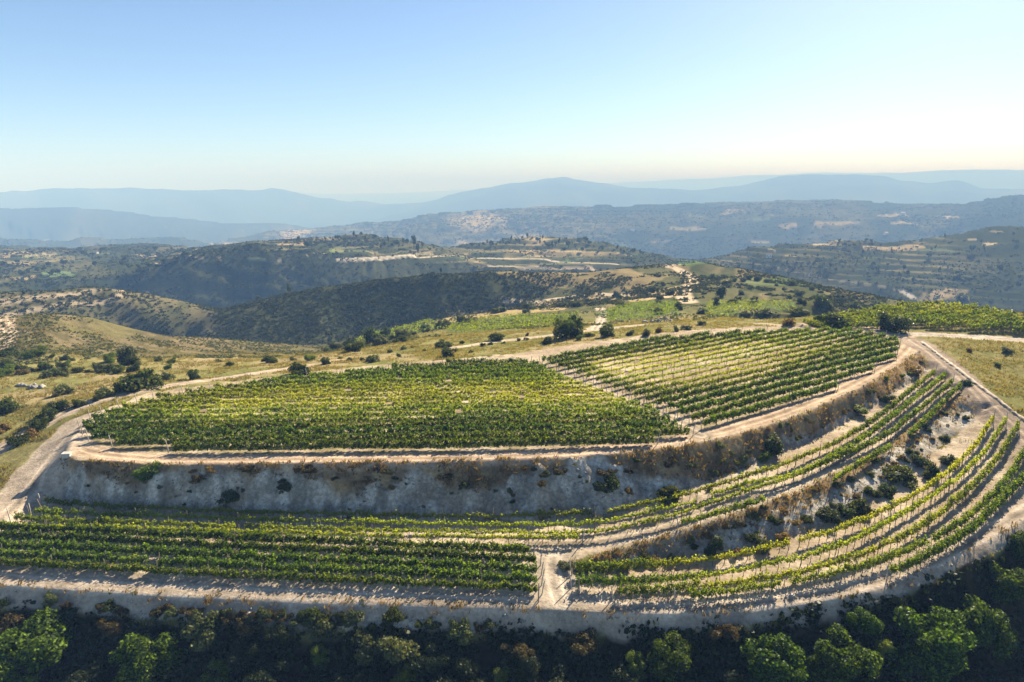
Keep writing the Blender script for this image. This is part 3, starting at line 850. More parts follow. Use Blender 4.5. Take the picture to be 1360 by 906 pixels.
for pts, lab, v0 in SHORT:
    vine_row(smooth_line(trace(pts), 2), lab, 'short vine rows of the middle terrace', lambda x, y, v0=v0: v0+(fbm(x, y, 4, 3, 206)-.5)*.5, dens=280, lsize=.20, hgt=1.55, halfw=.32, low=.65, posts=6.0, stems=2.0)
LOW = [[(765,764),(830,763),(900,757),(980,746),(1040,732),(1115,712),(1180,684),(1245,647),(1290,604),(1318,561)],
       [(765,781),(850,781),(940,774),(1000,763),(1085,745),(1150,718),(1215,681),(1270,645),(1310,603),(1335,563)],
       [(820,796),(900,792),(985,781),(1060,771),(1140,749),(1220,712),(1290,656),(1330,606),(1352,571)],
       [(902,802),(1000,791),(1100,774),(1180,751),(1250,720),(1310,676),(1345,631),(1372,586)],
       [(1182,768),(1232,747),(1292,711),(1340,661),(1378,618)]]
lown_ = ['highest, under the shrubby bank', 'second down from the shrubby bank', 'third down from the shrubby bank', 'fourth down from the shrubby bank', 'shortest, beside the lower road']
def vigL(i):
    def f(x, y):
        px, py = proj(x, y, gz(x, y)+1)
        return (.35, .35, .5, .62, .7)[i]+.6*(1-ss(840,960,px))*(i < 3)+.3*ss(1150,1280,px)*(i > 1)+(fbm(x, y, 4, 3, 207)-.5)*.6
    return f
for i, pts in enumerate(LOW):
    vine_row(smooth_line(trace(pts), 2), f'vine row sweeping round the right lower terrace, {lown_[i]}', 'sweeping vine rows of the right lower terrace',
             vigL(i), dens=320, lsize=.20, hgt=1.65, halfw=.38, low=.55, posts=5.5, stems=1.5)

# far vine fields whose rows run together at that distance
def far_vines(name, pts, ang, spacing, label, dens=4.5):
    P = trace(pts)
    V, s = [], []
    for row in clip_rows(P, R(ang), spacing):
        Q_, L = resample(row, .3)
        n = int(L*dens); i = rng.integers(0, len(Q_), n)
        xy = Q_[i]+rng.normal(size=(n,2))*.28
        V.append(np.stack([xy[:,0], xy[:,1], gz(xy[:,0], xy[:,1])+rng.uniform(.4,1.6,n)], 1))
    V = np.concatenate(V)
    v, f = leaf_quads(V, .55*rng.uniform(.7,1.3,len(V)), aspect=.85)
    me = mesh_np(name, v, f, M['vine'], 4)
    at = me.attributes.new('vigour', 'FLOAT', 'POINT'); at.data.foreach_set('value', np.full(len(v), .75, np.float32))
    tag(link(name, me), label, 'vineyard', 'vineyards in the fields beyond the plateau', 'stuff')
far_vines('far_vines', [(590,442),(690,437),(762,432),(770,417),(690,419),(600,429)], 20, 3.0, 'green vineyard patch left of the winding track beyond the plateau')
far_vines('far_vines', [(806,428),(900,418),(905,402),(850,402),(805,412)], 15, 3.0, 'green vineyard patch right of the winding track beyond the plateau')
far_vines('far_vines', [(935,420),(1060,414),(1050,402),(940,402)], 10, 3.2, 'pale green vineyard patch among dark bushes beyond the right block')
far_vines('far_vines', [(470,456),(560,442),(595,438),(588,430),(500,441)], 20, 3.2, 'thin vineyard patch above the dark valley left of centre', 3)

# ------------------------------------------------------------------ shrubs and trees
def crown_points(n, K, rx, rz, zc, top_bias=.25, clump=.30, flat=1.0):
    """leaf positions on many small clumps spread through an uneven crown"""
    cs = []
    nl = int(rng.integers(4, 8)); lob = []                    # a few uneven main boughs
    for q in range(nl):
        a = 2*math.pi*(q+rng.random()*.9)/nl; h = rng.uniform(-.45, .75)
        lob.append((np.array([math.cos(a)*.62*rng.uniform(.5,1.15), math.sin(a)*.62*rng.uniform(.5,1.15), h*.7]), rng.uniform(.32,.60)))
    while len(cs) < K:
        c0, lr = lob[int(rng.integers(nl))]
        p = rng.normal(size=3); p /= np.linalg.norm(p); p = c0+p*lr*rng.uniform(.55, 1.05)
        if p[2] < -.8: continue
        cs.append(p)
    cs = np.array(cs)*(1+rng.normal(size=(K,1))*.10)
    cr = clump*rng.uniform(.7, 1.35, K)
    k = rng.choice(K, n, p=cr**2/np.sum(cr**2))
    d = rng.normal(size=(n,3)); d[:,2] += .25; d /= np.linalg.norm(d, axis=1)[:,None]
    rad = cr[k]*(rng.random(n)**.35)
    p = cs[k]*.78+d*rad[:,None]
    P = p*np.array([rx, rx, rz]); P[:,2] += zc
    return P, d, cs*np.array([rx*.7, rx*.7, rz*.7])+np.array([0,0,zc])
def proto(kind):
    """returns (foliage mesh, wood mesh, nominal width, nominal height)"""
    if kind == 'round':   n, K, rx, rz, zc, ls, mat, cl = 3200, 34, 1.0, .80, .78, .145, 'bush', .30
    elif kind == 'dark':  n, K, rx, rz, zc, ls, mat, cl = 3400, 36, 1.0, .62, .56, .14, 'dark', .30
    elif kind == 'bright':n, K, rx, rz, zc, ls, mat, cl = 4500, 26, 1.0, .85, .80, .11, 'bright', .28
    elif kind == 'olive': n, K, rx, rz, zc, ls, mat, cl = 2400, 26, 1.0, .75, .70, .15, 'olive', .30
    elif kind == 'dry':   n, K, rx, rz, zc, ls, mat, cl = 1800, 22, 1.0, .60, .50, .15, 'dry', .28
    elif kind == 'brown': n, K, rx, rz, zc, ls, mat, cl = 3200, 26, 1.0, .65, .55, .12, 'brown', .28
    elif kind == 'tall':  n, K, rx, rz, zc, ls, mat, cl = 2200, 26, .62, 1.15, 1.15, .14, 'bush', .30
    elif kind == 'thicket': n, K, rx, rz, zc, ls, mat, cl = 13000, 64, 1.0, .85, .92, .078, 'fore', .23
    elif kind == 'thicket_dark': n, K, rx, rz, zc, ls, mat, cl = 11000, 46, 1.0, .80, .85, .075, 'deep', .26
    elif kind == 'far':   n, K, rx, rz, zc, ls, mat, cl = 420, 16, 1.0, .95, 1.1, .30, 'bush', .34
    elif kind == 'far_dark': n, K, rx, rz, zc, ls, mat, cl = 420, 14, .55, 1.35, 1.5, .28, 'dark', .34
    zc0 = zc
    P, d, cs = crown_points(n, K, rx, rz, zc, clump=cl)
    if kind not in ('far', 'far_dark'):                              # bushes are leafy down to the ground
        sh, st = (np.percentile(P[:,2], 5)*.6, 1.1) if kind.startswith('thicket') else (np.percentile(P[:,2], 5), 1.3)
        P[:,2] = (P[:,2]-sh)*st; cs[:,2] = (cs[:,2]-sh)*st*.92; zc = (zc-sh)*st*.9
    P[:,2] = np.maximum(P[:,2], .02+.05*rng.random(len(P)))
    v, f = leaf_quads(P, ls*rng.uniform(.6,1.35,n), normal=d, aspect=.7)
    fol = mesh_np('crown', v, f, M[mat], 4)
    specs = [([(0,0,-.15),(.02,.01,zc*.4),(.03,-.02,zc*.85)], [.09*rx**.5,.07,.04])]
    for q in cs[rng.permutation(len(cs))[:9]]:
        a = np.array([.02,.01,zc*rng.uniform(.15,.6)])
        mid = (a+q)/2+rng.normal(size=3)*.05
        specs.append(([a, mid, q], [.045,.03,.012]))
    wood = tubes_mesh('stem', specs, M['bark'], 5)
    return fol, wood, 2*rx, zc0+rz
PROTO = {k: [proto(k) for _ in range(3)] for k in ('round','dark','bright','olive','dry','tall','thicket','thicket_dark','far','far_dark','brown')}
NAMES = {'brown':('brown_shrub','stems','bush'),'round':('shrub','stems','bush'),'dark':('dark_shrub','stems','bush'),'bright':('bright_shrub','stems','bush'),'olive':('olive_shrub','stems','bush'),
         'dry':('dry_shrub','stems','bush'),'tall':('small_tree','trunk','tree'),'thicket':('broadleaf_tree','trunk','tree'),'thicket_dark':('thicket_bush','stems','bush'),
         'far':('hill_tree','trunk','tree'),'far_dark':('cypress_tree','trunk','tree')}
def plant(kind, xy, width, label, group, hs=1.0, sink=.05, cat=None):
    fol, wood, w0, h0 = PROTO[kind][int(rng.integers(3))]
    nm, wn, ct = NAMES[kind]
    s = width/w0
    o = empty(nm, (xy[0], xy[1], float(gz(*xy))-sink*s))
    o.rotation_euler = (0, 0, rng.uniform(0, 6.28)); o.scale = (s, s, s*hs)
    tag(o, label, cat or ct, group)
    link('crown' if ct == 'tree' else 'foliage', fol, o); link('trunk' if ct == 'tree' else 'stem', wood, o)
    return o
def cam_dist(xy, z=0):
    return math.sqrt(xy[0]**2+xy[1]**2+(CAM_H-z)**2)
def put_px(kind, px, py, wpx, label, group, hs=1.0, cat=None):
    h = hit(px, py)
    if h is None: return None
    return plant(kind, h, wpx/FPX*cam_dist(h)*1.08, label, group, hs, cat=cat)

G_grass = 'bushes on the straw grass behind the vineyards'
SH = [ # kind, px, foot py, width px, height factor, label
 ('round',171,484,30,1.1,'round green bush standing alone below the brown hill'),
 ('bright',146,481,24,.8,'low bright green bush just left of the round bush below the brown hill'),
 ('dark',190,515,64,.9,'broad dark bush beside the track behind the left vineyard block'),
 ('olive',222,505,20,1,'small olive bush at the right end of the broad dark bush'),
 ('round',257,504,18,1.15,'small upright green bush in yellow grass right of the broad dark bush'),
 ('olive',140,528,26,1,'grey-green bush at the left bend of the back track'),
 ('dark',105,539,19,.9,'small dark bush where the two left tracks fork'),
 ('olive',86,524,26,1,'grey-green bush right of the pale rock outcrop'),
 ('round',75,547,22,1.1,'green bush at the upper end of the hedge between the two left tracks'),
 ('round',62,560,26,1,'green bush, second from the top of the hedge between the left tracks'),
 ('round',50,573,26,1,'green bush, third from the top of the hedge between the left tracks'),
 ('dry',38,582,26,1,'brownish bush in the lower hedge between the left tracks'),
 ('dark',26,590,26,.9,'dark bush at the lower end of the hedge between the left tracks'),
 ('dark',10,545,36,1,'large dark bush at the left edge above the lower-left track'),
 ('dry',4,572,24,1,'brown bush at the left edge beside the lower-left track'),
 ('dark',12,472,30,.8,'long dark bush on the flat grass at the far left'),
 ('dark',60,491,21,1,'dark round bush in the middle of the left grass flat'),
 ('olive',83,490,18,1,'olive bush right beside the dark round bush on the left flat'),
 ('dark',88,478,14,1.2,'small dark bush at the foot of the brown hill'),
 ('bright',48,474,26,.8,'bright low bush on the left flat near the brown hill'),
 ('olive',8,488,26,.9,'olive bush at the left edge of the grass flat'),
 ('bright',4,500,30,.7,'bright green bush at the left edge above the rock outcrop'),
 ('olive',72,500,26,.8,'sprawling olive bush in front of the dark round bush on the left flat'),
 ('dry',30,497,18,.8,'small brown bush on the left flat'),
 ('dark',398,497,40,.8,'dark sprawling bush at the back edge of the left block'),
 ('round',432,484,16,1,'small bush right of the sprawling bush behind the left block'),
 ('olive',496,481,17,1.2,'thin olive bush behind the middle of the left block'),
 ('dark',588,461,29,.9,'dark bush on the grass strip, upper of a close pair'),
 ('round',594,474,22,1,'round bush on the grass strip, lower of a close pair'),
 ('dark',660,452,26,.8,'wide dark bush left of the pale strip track'),
 ('dry',700,446,8,1.4,'tiny brown bush on the strip beside the pale track'),
 ('round',726,457,19,1,'small bush left of the big tree on the grass strip'),
 ('dark',783,447,18,.8,'low dark bush at the right foot of the big strip tree'),
 ('round',805,447,27,.9,'bushy green shrub right of the big strip tree'),
 ('bright',808,440,18,1.1,'bright yellowish shrub behind the bushy green shrub by the strip tree'),
 ('olive',837,445,13,1,'small olive bush, first right of the strip shrubs'),
 ('olive',857,446,16,1.2,'upright olive bush, second right of the strip shrubs'),
 ('dry',875,441,14,1.2,'dark brown bush below the grey stone heap'),
 ('olive',898,440,8,1.8,'thin upright bush right of the grey stone heap'),
 ('olive',912,438,16,.8,'low olive bush behind the right block back edge'),
 ('olive',932,431,13,.9,'small olive bush on the strip beyond the right block'),
 ('bright',769,452,15,.8,'low bright bush in front of the big strip tree'),
 ('dark',876,417,21,.9,'dark bush above the grey stone heap'),
 ('round',901,412,14,1.3,'round green tree among the far vines right of the stone heap'),
 ('dark',875,405,18,1,'dark bush at the edge of the far vine patch'),
 ('olive',826,407,26,.7,'low spreading bush inside the far vine patch'),
 ('dark',1017,419,30,.8,'dark spreading bush left of the tall bushes beyond the right block'),
 ('dark',990,419,18,.9,'low dark bush beyond the right block, left of the spreading bush'),
 ('dry',1048,432,24,1,'brown bush at the back edge of the right block'),
 ('dark',1062,419,28,1,'dark bush behind the brown bush at the back edge'),
 ('round',1094,412,29,1.2,'tall rounded bush between two dark ones behind the right block'),
 ('dark',1133,411,28,1,'dark round bush left of the far right field'),
 ('dark',1105,434,54,.85,'very broad dark bush beside the road behind the right block'),
 ('round',1182,438,44,.85,'broad green bush at the corner of the road and the right block'),
 ('round',1277,404,19,1.1,'round bush on the skyline of the far right field'),
 ('olive',1262,403,10,1,'small bush left of the round one on the far right field skyline'),
 ('tall',958,395,17,.8,'tall dark tree among the far fields right of the winding road'),
 ('round',984,392,12,1,'round tree right of the tall dark tree in the far fields'),
 ('tall',952,409,13,.8,'upright tree below the tall dark tree in the far fields'),
 ('dark',934,417,22,.8,'dark bush group left of the pale green far vines'),
 ('dark',972,404,20,.9,'dark bush under the round tree in the far fields'),
 ('olive',1000,405,14,1,'olive bush above the pale green far vines'),
 ('olive',1115,398,16,1,'bush on the slope left of the far right field'),
 ('dry',1287,467,9,1.2,'tiny dark bush alone on the dry grass triangle'),
 ('olive',1338,468,16,.7,'low olive bush on the dry grass triangle below the road'),
 ('olive',1326,487,9,1.1,'sparse bush in the middle of the dry grass triangle'),
]
for k, px, py, w, hs, lab in SH:
    put_px(k, px, py, w*.86, lab, G_grass, hs)
put_px('round', 759, 448, 38, 'big dark round tree on the grass strip behind the vineyards', None, 1.25, cat='tree')
G_bank = 'bushes on the chalk banks between the terraces'
BK = [
 ('bright',198,634,28,.95,'bright green bush at the top left of the chalk bank'),
 ('dark',307,664,26,1.2,'dark bush low on the chalk bank, left part'),
 ('dark',380,650,20,1.1,'dark bush high on the chalk bank right of the low dark one'),
 ('dry',265,640,22,.9,'brown bush on the chalk bank fringe'),
 ('dark',808,648,38,.8,'broad dark bush in the middle of the chalk bank'),
 ('dark',890,661,34,1.1,'large dark bush on the lower chalk bank before the bend'),
 ('dark',680,668,10,1,'small dark bush low on the bare chalk'),
 ('dark',617,646,13,1,'small dark bush high on the bare chalk'),
 ('dry',521,650,13,1,'small brown bush on the chalk left of centre'),
 ('dry',835,654,16,1,'brown bush right of the broad dark chalk bank bush'),
 ('dry',720,645,16,1,'rusty bush under the fringe at mid bank'),
 ('tall',1025,602,24,.75,'tall dark bush on the bank where it bends right'),
 ('bright',1013,612,18,1,'bright bush left of the tall dark bank bush'),
 ('olive',920,621,15,.9,'yellowish bush near the bank top at the bend'),
 ('bright',1137,546,28,.6,'low bright green bush on the right upper bank'),
 ('olive',1177,533,18,.9,'olive bush near the right end of the upper bank'),
 ('dry',1213,497,22,.9,'straw-coloured bush at the very end of the upper bank'),
 ('dark',1194,635,44,.8,'broadest dark bush on the right lower bank'),
 ('dark',1238,634,22,1.35,'upright dark bush right of the broadest one on the lower bank'),
 ('olive',1222,618,24,.9,'olive bush behind the broadest lower bank bush'),
 ('dark',1210,603,16,1,'small dark bush near the top of the right lower bank'),
 ('dark',1143,679,29,1.2,'dark upright bush on the central lower bank'),
 ('dark',1157,657,22,1,'dark bush above the upright one on the central lower bank'),
 ('round',1180,658,20,1,'green bush beside the dark ones on the central lower bank'),
 ('round',1100,692,28,.9,'green bush low on the lower bank left of the upright one'),
 ('round',1120,683,22,.9,'green bush between two dark ones on the lower bank'),
 ('dark',1255,585,14,1,'small dark bush on the pale right lower bank'),
 ('olive',1259,616,22,.8,'yellowish bush at the foot of the right lower bank'),
 ('round',1284,512,13,.9,'small green bush at the edge of the right track'),
 ('olive',1010,729,26,1,'olive bush on the lower bank above the sweeping rows'),
 ('tall',950,737,18,.9,'upright dark bush on the left lower bank'),
 ('dark',1069,691,16,.9,'dark bush at the lower bank top'),
 ('dark',855,741,16,1,'dark bush near the left tip of the lower bank'),
 ('olive',893,744,16,.9,'olive bush near the left tip of the lower bank'),
 ('dry',868,746,18,.9,'rusty bush between two near the lower bank tip'),
 ('olive',752,754,26,.55,'low bush at the pointed left tip of the lower bank'),
 ('dark',776,755,28,.55,'low dark bush, second from the lower bank tip'),
 ('olive',802,754,26,.6,'low olive bush, third from the lower bank tip'),
 ('dark',828,751,26,.6,'low dark bush, fourth from the lower bank tip'),
 ('dry',942,651,9,1,'tiny orange bush at the foot of the chalk bank bend'),
 ('dry',978,736,22,.8,'brown bush left of the olive one on the lower bank'),
 ('dry',1040,716,24,.8,'brown bush right of the olive one on the lower bank'),
]
for k, px, py, w, hs, lab in BK:
    put_px(k, px, py, w, lab, G_bank, hs)
G_fore = 'trees and bushes in the dark thicket below the lower road'
FG = [ # kind, crown centre px, py, width px
 ('thicket',1018,850,98,1,'wide leafy tree in the thicket below the lower road bend'),
 ('thicket',1105,850,96,1,'leafy tree right of the wide one below the lower road bend'),
 ('thicket',1222,830,110,1,'largest dense tree at the right of the thicket'),
 ('thicket',1290,800,92,1.1,'tall leafy tree behind the largest right tree'),
 ('thicket',1325,762,60,1,'leafy tree beside the lower road at the right edge'),
 ('thicket',1356,715,44,1,'leafy tree at the far right end of the lower road'),
 ('thicket',890,852,80,.9,'leafy tree left of the wide one below the lower road'),
 ('thicket',1142,815,50,1,'small tree right below the lower road edge'),
 ('bright',1334,838,34,1.1,'yellow-green bush in the right corner of the thicket'),
 ('thicket',52,838,116,.85,'wide leafy tree at the left end of the thicket'),
 ('thicket',205,846,100,.85,'wide leafy tree, second from the left in the thicket'),
 ('olive',270,820,50,1,'olive bush above the second left thicket tree'),
 ('olive',430,816,42,1,'olive bush on the rubble edge, left of centre'),
 ('thicket_dark',375,830,44,.9,'dark bush left of centre under the rubble edge'),
 ('olive',530,840,58,1,'feathery olive bush, right one of a pair in the thicket'),
 ('olive',484,840,50,1,'feathery olive bush, left one of a pair in the thicket'),
 ('olive',612,826,36,1,'small olive bush at the centre rubble edge'),
 ('bright',285,886,46,.9,'bright bush low in the left thicket'),
 ('bright',425,862,28,1,'small bright bush left of the feathery pair'),
 ('bright',536,884,38,1,'bright bush below the feathery pair'),
 ('bright',668,886,36,.9,'bright bush at the centre bottom of the thicket'),
 ('bright',842,872,34,1.1,'bright bush left of the big lower trees'),
 ('bright',1168,846,34,1,'loose bright bush between two big right trees'),
 ('brown',10,812,46,1,'brown bush at the left edge below the lower road'),
 ('brown',150,815,40,.9,'brown bush on the rubble left of the thicket'),
 ('brown',330,815,40,.9,'brown bush on the rubble edge between olive bushes'),
 ('brown',690,845,46,.8,'rusty bush right of the centre rubble'),
 ('brown',770,836,48,.8,'rusty bush below the passage between terraces'),
 ('brown',960,822,40,.9,'rusty bush under the road before the wide tree'),
 ('thicket_dark',120,880,90,1,'deep dark bush at the left bottom'),
 ('thicket_dark',360,880,90,1,'deep dark bush at the bottom left of centre'),
 ('thicket_dark',470,890,80,1,'deep dark bush at the bottom under the feathery pair'),
 ('thicket_dark',610,885,90,1,'deep dark bush at the bottom centre'),
 ('thicket_dark',740,885,90,1,'deep dark bush at the bottom right of centre'),
 ('thicket_dark',830,890,80,1,'deep dark bush below the bright bush by the big trees'),
 ('thicket_dark',960,895,90,1,'deep dark bush under the wide leafy tree'),
 ('thicket_dark',1170,895,90,1,'deep dark bush under the largest right tree'),
 ('thicket_dark',690,865,60,.9,'dark bush beneath the rusty centre bushes'),
 ('thicket_dark',570,860,60,.9,'dark bush below the small olive rubble bush'),
 ('thicket_dark',330,850,60,.9,'dark bush right of the second left tree'),
 ('brown',1330,886,60,.6,'golden dry bush in the bottom right corner'),
 ('brown',1280,892,50,.6,'golden dry bush left of the corner one'),
]
for k, px, py, w, hs, lab in FG:
    h = hit(px, min(py+w*.56*hs, 990))
    if h is None: continue
    plant(k, h, w/FPX*cam_dist(h, -12)*(.86 if k.startswith('thicket') else .95), lab, G_fore, hs)

# trees and bushes across the nearer hills, each its own
def scatter_px(kinds, polyp, n, wm, phrase, group, hs=(.8,1.2)):
    polyp = np.array(polyp, float); got = []
    tries = 0
    while len(got) < n and tries < n*30:
        tries += 1
        p = np.array([rng.uniform(polyp[:,0].min(), polyp[:,0].max()), rng.uniform(polyp[:,1].min(), polyp[:,1].max())])
        if not inside(p[:1], p[1:], polyp)[0]: continue
        if any(abs(p[0]-q[0]) < 3 for q in got): continue
        h = hit(*p)
        if h is None: continue
        if np.hypot(*h) < 420 and ROADM[np.searchsorted(RR, np.hypot(*h))-1, int(np.clip((math.atan2(*h)-AZ[0])/daz, 0, NA-1))] > .2: continue
        got.append((p[0], p[1], h))
    got.sort(key=lambda q: q[0])
    for i, (px, py, h) in enumerate(got):
        k = kinds[int(rng.integers(len(kinds)))]
        w = wm*math.exp(rng.normal()*.28)*(.6 if k == 'far_dark' else 1)
        plant(k, h, w, phrase % ordinal(i+1), group, rng.uniform(*hs))
scatter_px(['far','far','far_dark'], [(375,322),(480,311),(580,330),(560,338),(470,330),(380,330)], 38, 6.5, 'tree on the sunlit left knoll beyond the dark valley, %s from its left end', 'trees on the left knoll')
scatter_px(['far','far','far_dark'], [(615,330),(700,312),(760,314),(860,338),(840,343),(700,328)], 48, 6.5, 'tree on the wooded centre knoll below the blue ridge, %s from its left end', 'trees on the centre knoll')
scatter_px(['far'], [(160,356),(330,328),(340,333),(260,345),(180,362)], 20, 6.5, 'tree along the crest above the blue shaded slope, %s from the left', 'trees along the crest above the shaded slope')
scatter_px(['far'], [(0,372),(0,335),(150,332),(260,330),(190,350),(100,368)], 40, 6.5, 'tree among the hazy fields at far left, %s from the frame edge', 'trees among the hazy left fields')
scatter_px(['far','far','far_dark'], [(1000,360),(1060,322),(1150,320),(1240,318),(1350,305),(1355,385),(1230,380),(1100,366)], 80, 6, 'tree on the terraced hazy right hillside, %s counting from its left', 'trees on the terraced right hillside')
scatter_px(['olive','dark','round'], [(560,440),(700,405),(820,392),(900,372),(905,400),(800,404),(690,418)], 34, 4.2, 'bush on the tan slopes between dark valley and far vines, %s from the left', 'bushes on the tan slopes beyond the strip')
scatter_px(['olive','dark','round'], [(930,395),(950,362),(1060,378),(1140,398),(1090,404),(1000,402)], 30, 4.0, 'bush on the slope right of the winding far road, %s from the left', 'bushes on the slope right of the far road')
scatter_px(['olive','dark','round'], [(420,470),(480,452),(560,440),(600,432),(580,446),(480,466)], 18, 4.0, 'bush along the rim of the dark valley, %s from the left', 'bushes along the valley rim')
scatter_px(['far','far_dark'], [(250,420),(330,398),(450,374),(650,356),(655,359),(450,379),(330,404)], 24, 3.2, 'bush on the crest of the dark shaded hill, %s from the left', 'bushes on the dark hill crest')
scatter_px(['olive','bright','dark'], [(0,500),(0,470),(90,474),(260,482),(420,478),(400,482),(250,492),(100,500)], 30, 2.4, 'small tuft bush on the yellow left flat, %s from the left', 'tuft bushes on the left flat')
scatter_px(['dark','dark','dry','olive'], [(100,640),(250,625),(600,622),(800,622),(900,612),(900,655),(790,680),(500,682),(160,668)], 32, .7, 'tiny tuft on the pale face of the tall chalk bank, %s from the left', 'tiny tufts on the chalk bank')
scatter_px(['dark','brown','brown','dark','dry'], [(120,622),(250,624),(600,620),(800,616),(900,606),(905,628),(790,644),(500,642),(140,638)], 26, 1.9, 'scrubby patch hanging under the rim of the tall chalk bank, %s from the left', 'scrubby patches under the bank rim', (.5,.8))
scatter_px(['olive','brown','dark'], [(0,784),(200,797),(400,808),(620,818),(800,822),(900,820),(900,828),(800,834),(620,838),(400,830),(200,818),(0,804)], 46, 1.5, 'tuft on the pale rubble edge below the lower road, %s from the left', 'tufts on the rubble edge')
scatter_px(['dark','dry','olive','dry'], [(900,700),(1060,660),(1150,615),(1240,555),(1280,525),(1295,545),(1250,590),(1180,640),(1060,705),(920,745)], 50, 1.2, 'tuft on the lower bank between the curving terraces, %s from the left', 'tufts on the lower bank')
scatter_px(['olive','dry','bright','dry'], [(930,600),(1080,552),(1200,490),(1222,478),(1225,495),(1140,550),(1040,600),(950,640)], 40, 1.1, 'tuft on the right part of the upper bank, %s from the left', 'tufts on the right upper bank')
scatter_px(['olive','dry','dark'], [(440,478),(560,458),(700,446),(850,440),(700,460),(560,476),(480,484)], 22, 1.7, 'tiny bush on the yellow strip behind the blocks, %s from the left', 'tiny bushes on the yellow strip')

# ------------------------------------------------------------------ scrub, grass and stones nobody could count
def lumps(name, xyz, size, mat, per=9, label=None, flat=.75, rel=.42):
    n = len(xyz)
    d = rng.normal(size=(n, per, 3)); d[...,2] = np.abs(d[...,2])*.9
    d /= np.linalg.norm(d, axis=2)[...,None]
    P = xyz[:,None,:]+d*np.array([1,1,flat])*(size[:,None,None]*.5*rng.random((n,per,1))**.4)
    v, f = leaf_quads(P.reshape(-1,3), np.repeat(size, per)*rel*rng.uniform(.7,1.3,n*per), normal=d.reshape(-1,3), aspect=.9)
    tag(link(name, mesh_np(name, v, f, M[mat], 4)), label, 'scrub', None, 'stuff')
def sample_polar(n, r0, r1, a0, a1, power=1.0):
    r = r0*(r1/r0)**(rng.random(n)**power); a = rng.uniform(R(a0), R(a1), n)
    return r*np.sin(a), r*np.cos(a), r, a
def scat(n, r0, r1, a0, a1, dens):
    x, y, r, a = sample_polar(n, r0, r1, a0, a1)
    k = rng.random(n) < dens(x, y, r, a)
    x, y, r = x[k], y[k], r[k]
    return np.stack([x, y, gz(x, y)], 1), r
# dark hill, second hill, slopes to 640 m
xyz, r = scat(110000, 335, 660, -42, 42, lambda x, y, r, a: np.clip(ss(.44,.60,fbm(x,y,28,4,301))*.45*np.where((a < R(-23)), .8, 1)+grid_at(maquis_shade,x,y)*ss(.10,.38,fbm(x,y,12,3,309))*.9, 0, 1))
lumps('scrub', xyz, 1.1+2.3*rng.random(len(xyz))**2, 'scrub', 8, 'dark scrub covering the hills round the nearer valley')
xyz, r = scat(170000, 660, 1950, -42, 44, lambda x, y, r, a: np.clip(ss(.42,.60,fbm(x,y,70,4,302))*(1-.85*ss(.4,.75,grid_at(TERR,x,y)))*.6+.06+.45*grid_at(maquis_shade,x,y)*ss(.3,.55,fbm(x,y,25,3,308)), 0, 1))
lumps('scrub', xyz, 1.8+3.6*rng.random(len(xyz))**2.5, 'scrub', 6, 'blue-green scrub and copses on the middle hills')
xyz, r = scat(90000, 2000, 4200, -42, 44, lambda x, y, r, a: .15+.8*ss(.42,.60,fbm(x,y,200,4,303))*(1-.7*ss(.4,.75,grid_at(TERR,x,y))))
lumps('scrub', xyz, 5+8*rng.random(len(xyz))**2, 'scrub', 6, 'hazy scrub on the blue ridges', flat=.5)
# brown hill: low heather
xyz, r = scat(26000, 205, 345, -42, -8, lambda x, y, r, a: ss(.35,.6,fbm(x,y,9,4,304))*.9)
lumps('heather', xyz, rng.uniform(.35,1.3,len(xyz)), 'olive', 7, 'low dry heather over the brown left hill')
# fields right and centre between 200 and 340 m
xyz, r = scat(9000, 215, 345, -8, 40, lambda x, y, r, a: ss(.52,.66,fbm(x,y,14,4,305))*.8)
lumps('scrub', xyz, rng.uniform(.5,1.9,len(xyz)), 'olive', 9, 'low scrub between the far fields')
def blades(name, xyz, h, mat, label, per=7, spread=.22):
    n = len(xyz)
    P = np.repeat(xyz, per, 0); hh = np.repeat(h, per)*rng.uniform(.6,1.2,n*per)
    b = P+np.concatenate([rng.normal(size=(n*per,2))*spread, np.zeros((n*per,1))], 1)
    lean = rng.normal(size=(n*per,2))*.35
    tip = b+np.stack([lean[:,0]*hh, lean[:,1]*hh, hh], 1)
    w = np.concatenate([rng.normal(size=(n*per,2)), np.zeros((n*per,1))], 1); w /= np.linalg.norm(w, axis=1)[:,None]
    w *= (.05+.10*hh)[:,None]
    V = np.stack([b-w, b+w, tip], 1).reshape(-1,3)
    tag(link(name, mesh_np(name, V, np.arange(len(V)).reshape(-1,3), M[mat], 3)), label, 'grass', None, 'stuff')
def mask_pick(n, r0, r1, F, thr=0):
    x, y, r, a = sample_polar(n, r0, r1, -44, 46)
    p = grid_at(F, x, y)
    k = rng.random(n) < p
    return np.stack([x[k], y[k], gz(x[k], y[k])], 1)
full = lambda m: np.concatenate([m, np.zeros((NR-NI, NA))])
eU = fr_up+.55*(fbm(xn, yn, 5, 4, 53)-.5)
fringeU = full(insU*(1-ss(eU-.1, eU+.12, fU)))
fringeL = full(insL*(1-ss(.2,.7,fL))*.9+insL*.12); fringeF = full(insF*(1-ss(.05,.5,fF))*.5)
patchy = .12+.88*ss(.40,.58,fbm(X, Y, 3.5, 4, 321))
xyz = mask_pick(150000, 50, 210, np.clip((fringeU+fringeL*.7+fringeF*.7)*patchy, 0, 1))
blades('dry_grass', xyz, rng.uniform(.15,.5,len(xyz)), 'rust', 'rusty dry grass hanging over the chalk banks')
xyz = mask_pick(60000, 50, 210, np.clip((fringeU+fringeL+fringeF)*ss(.52,.66,fbm(X, Y, 4.5, 3, 322)), 0, 1))
lumps('weeds', xyz, rng.uniform(.2,.6,len(xyz)), 'olive', 6, 'low green weeds among the dry grass of the banks')
open_ = near*(1-ROADM)
open_[:NI] *= (1-soil)*(1-insU)*(1-insL)*(1-insF)*(1-below)
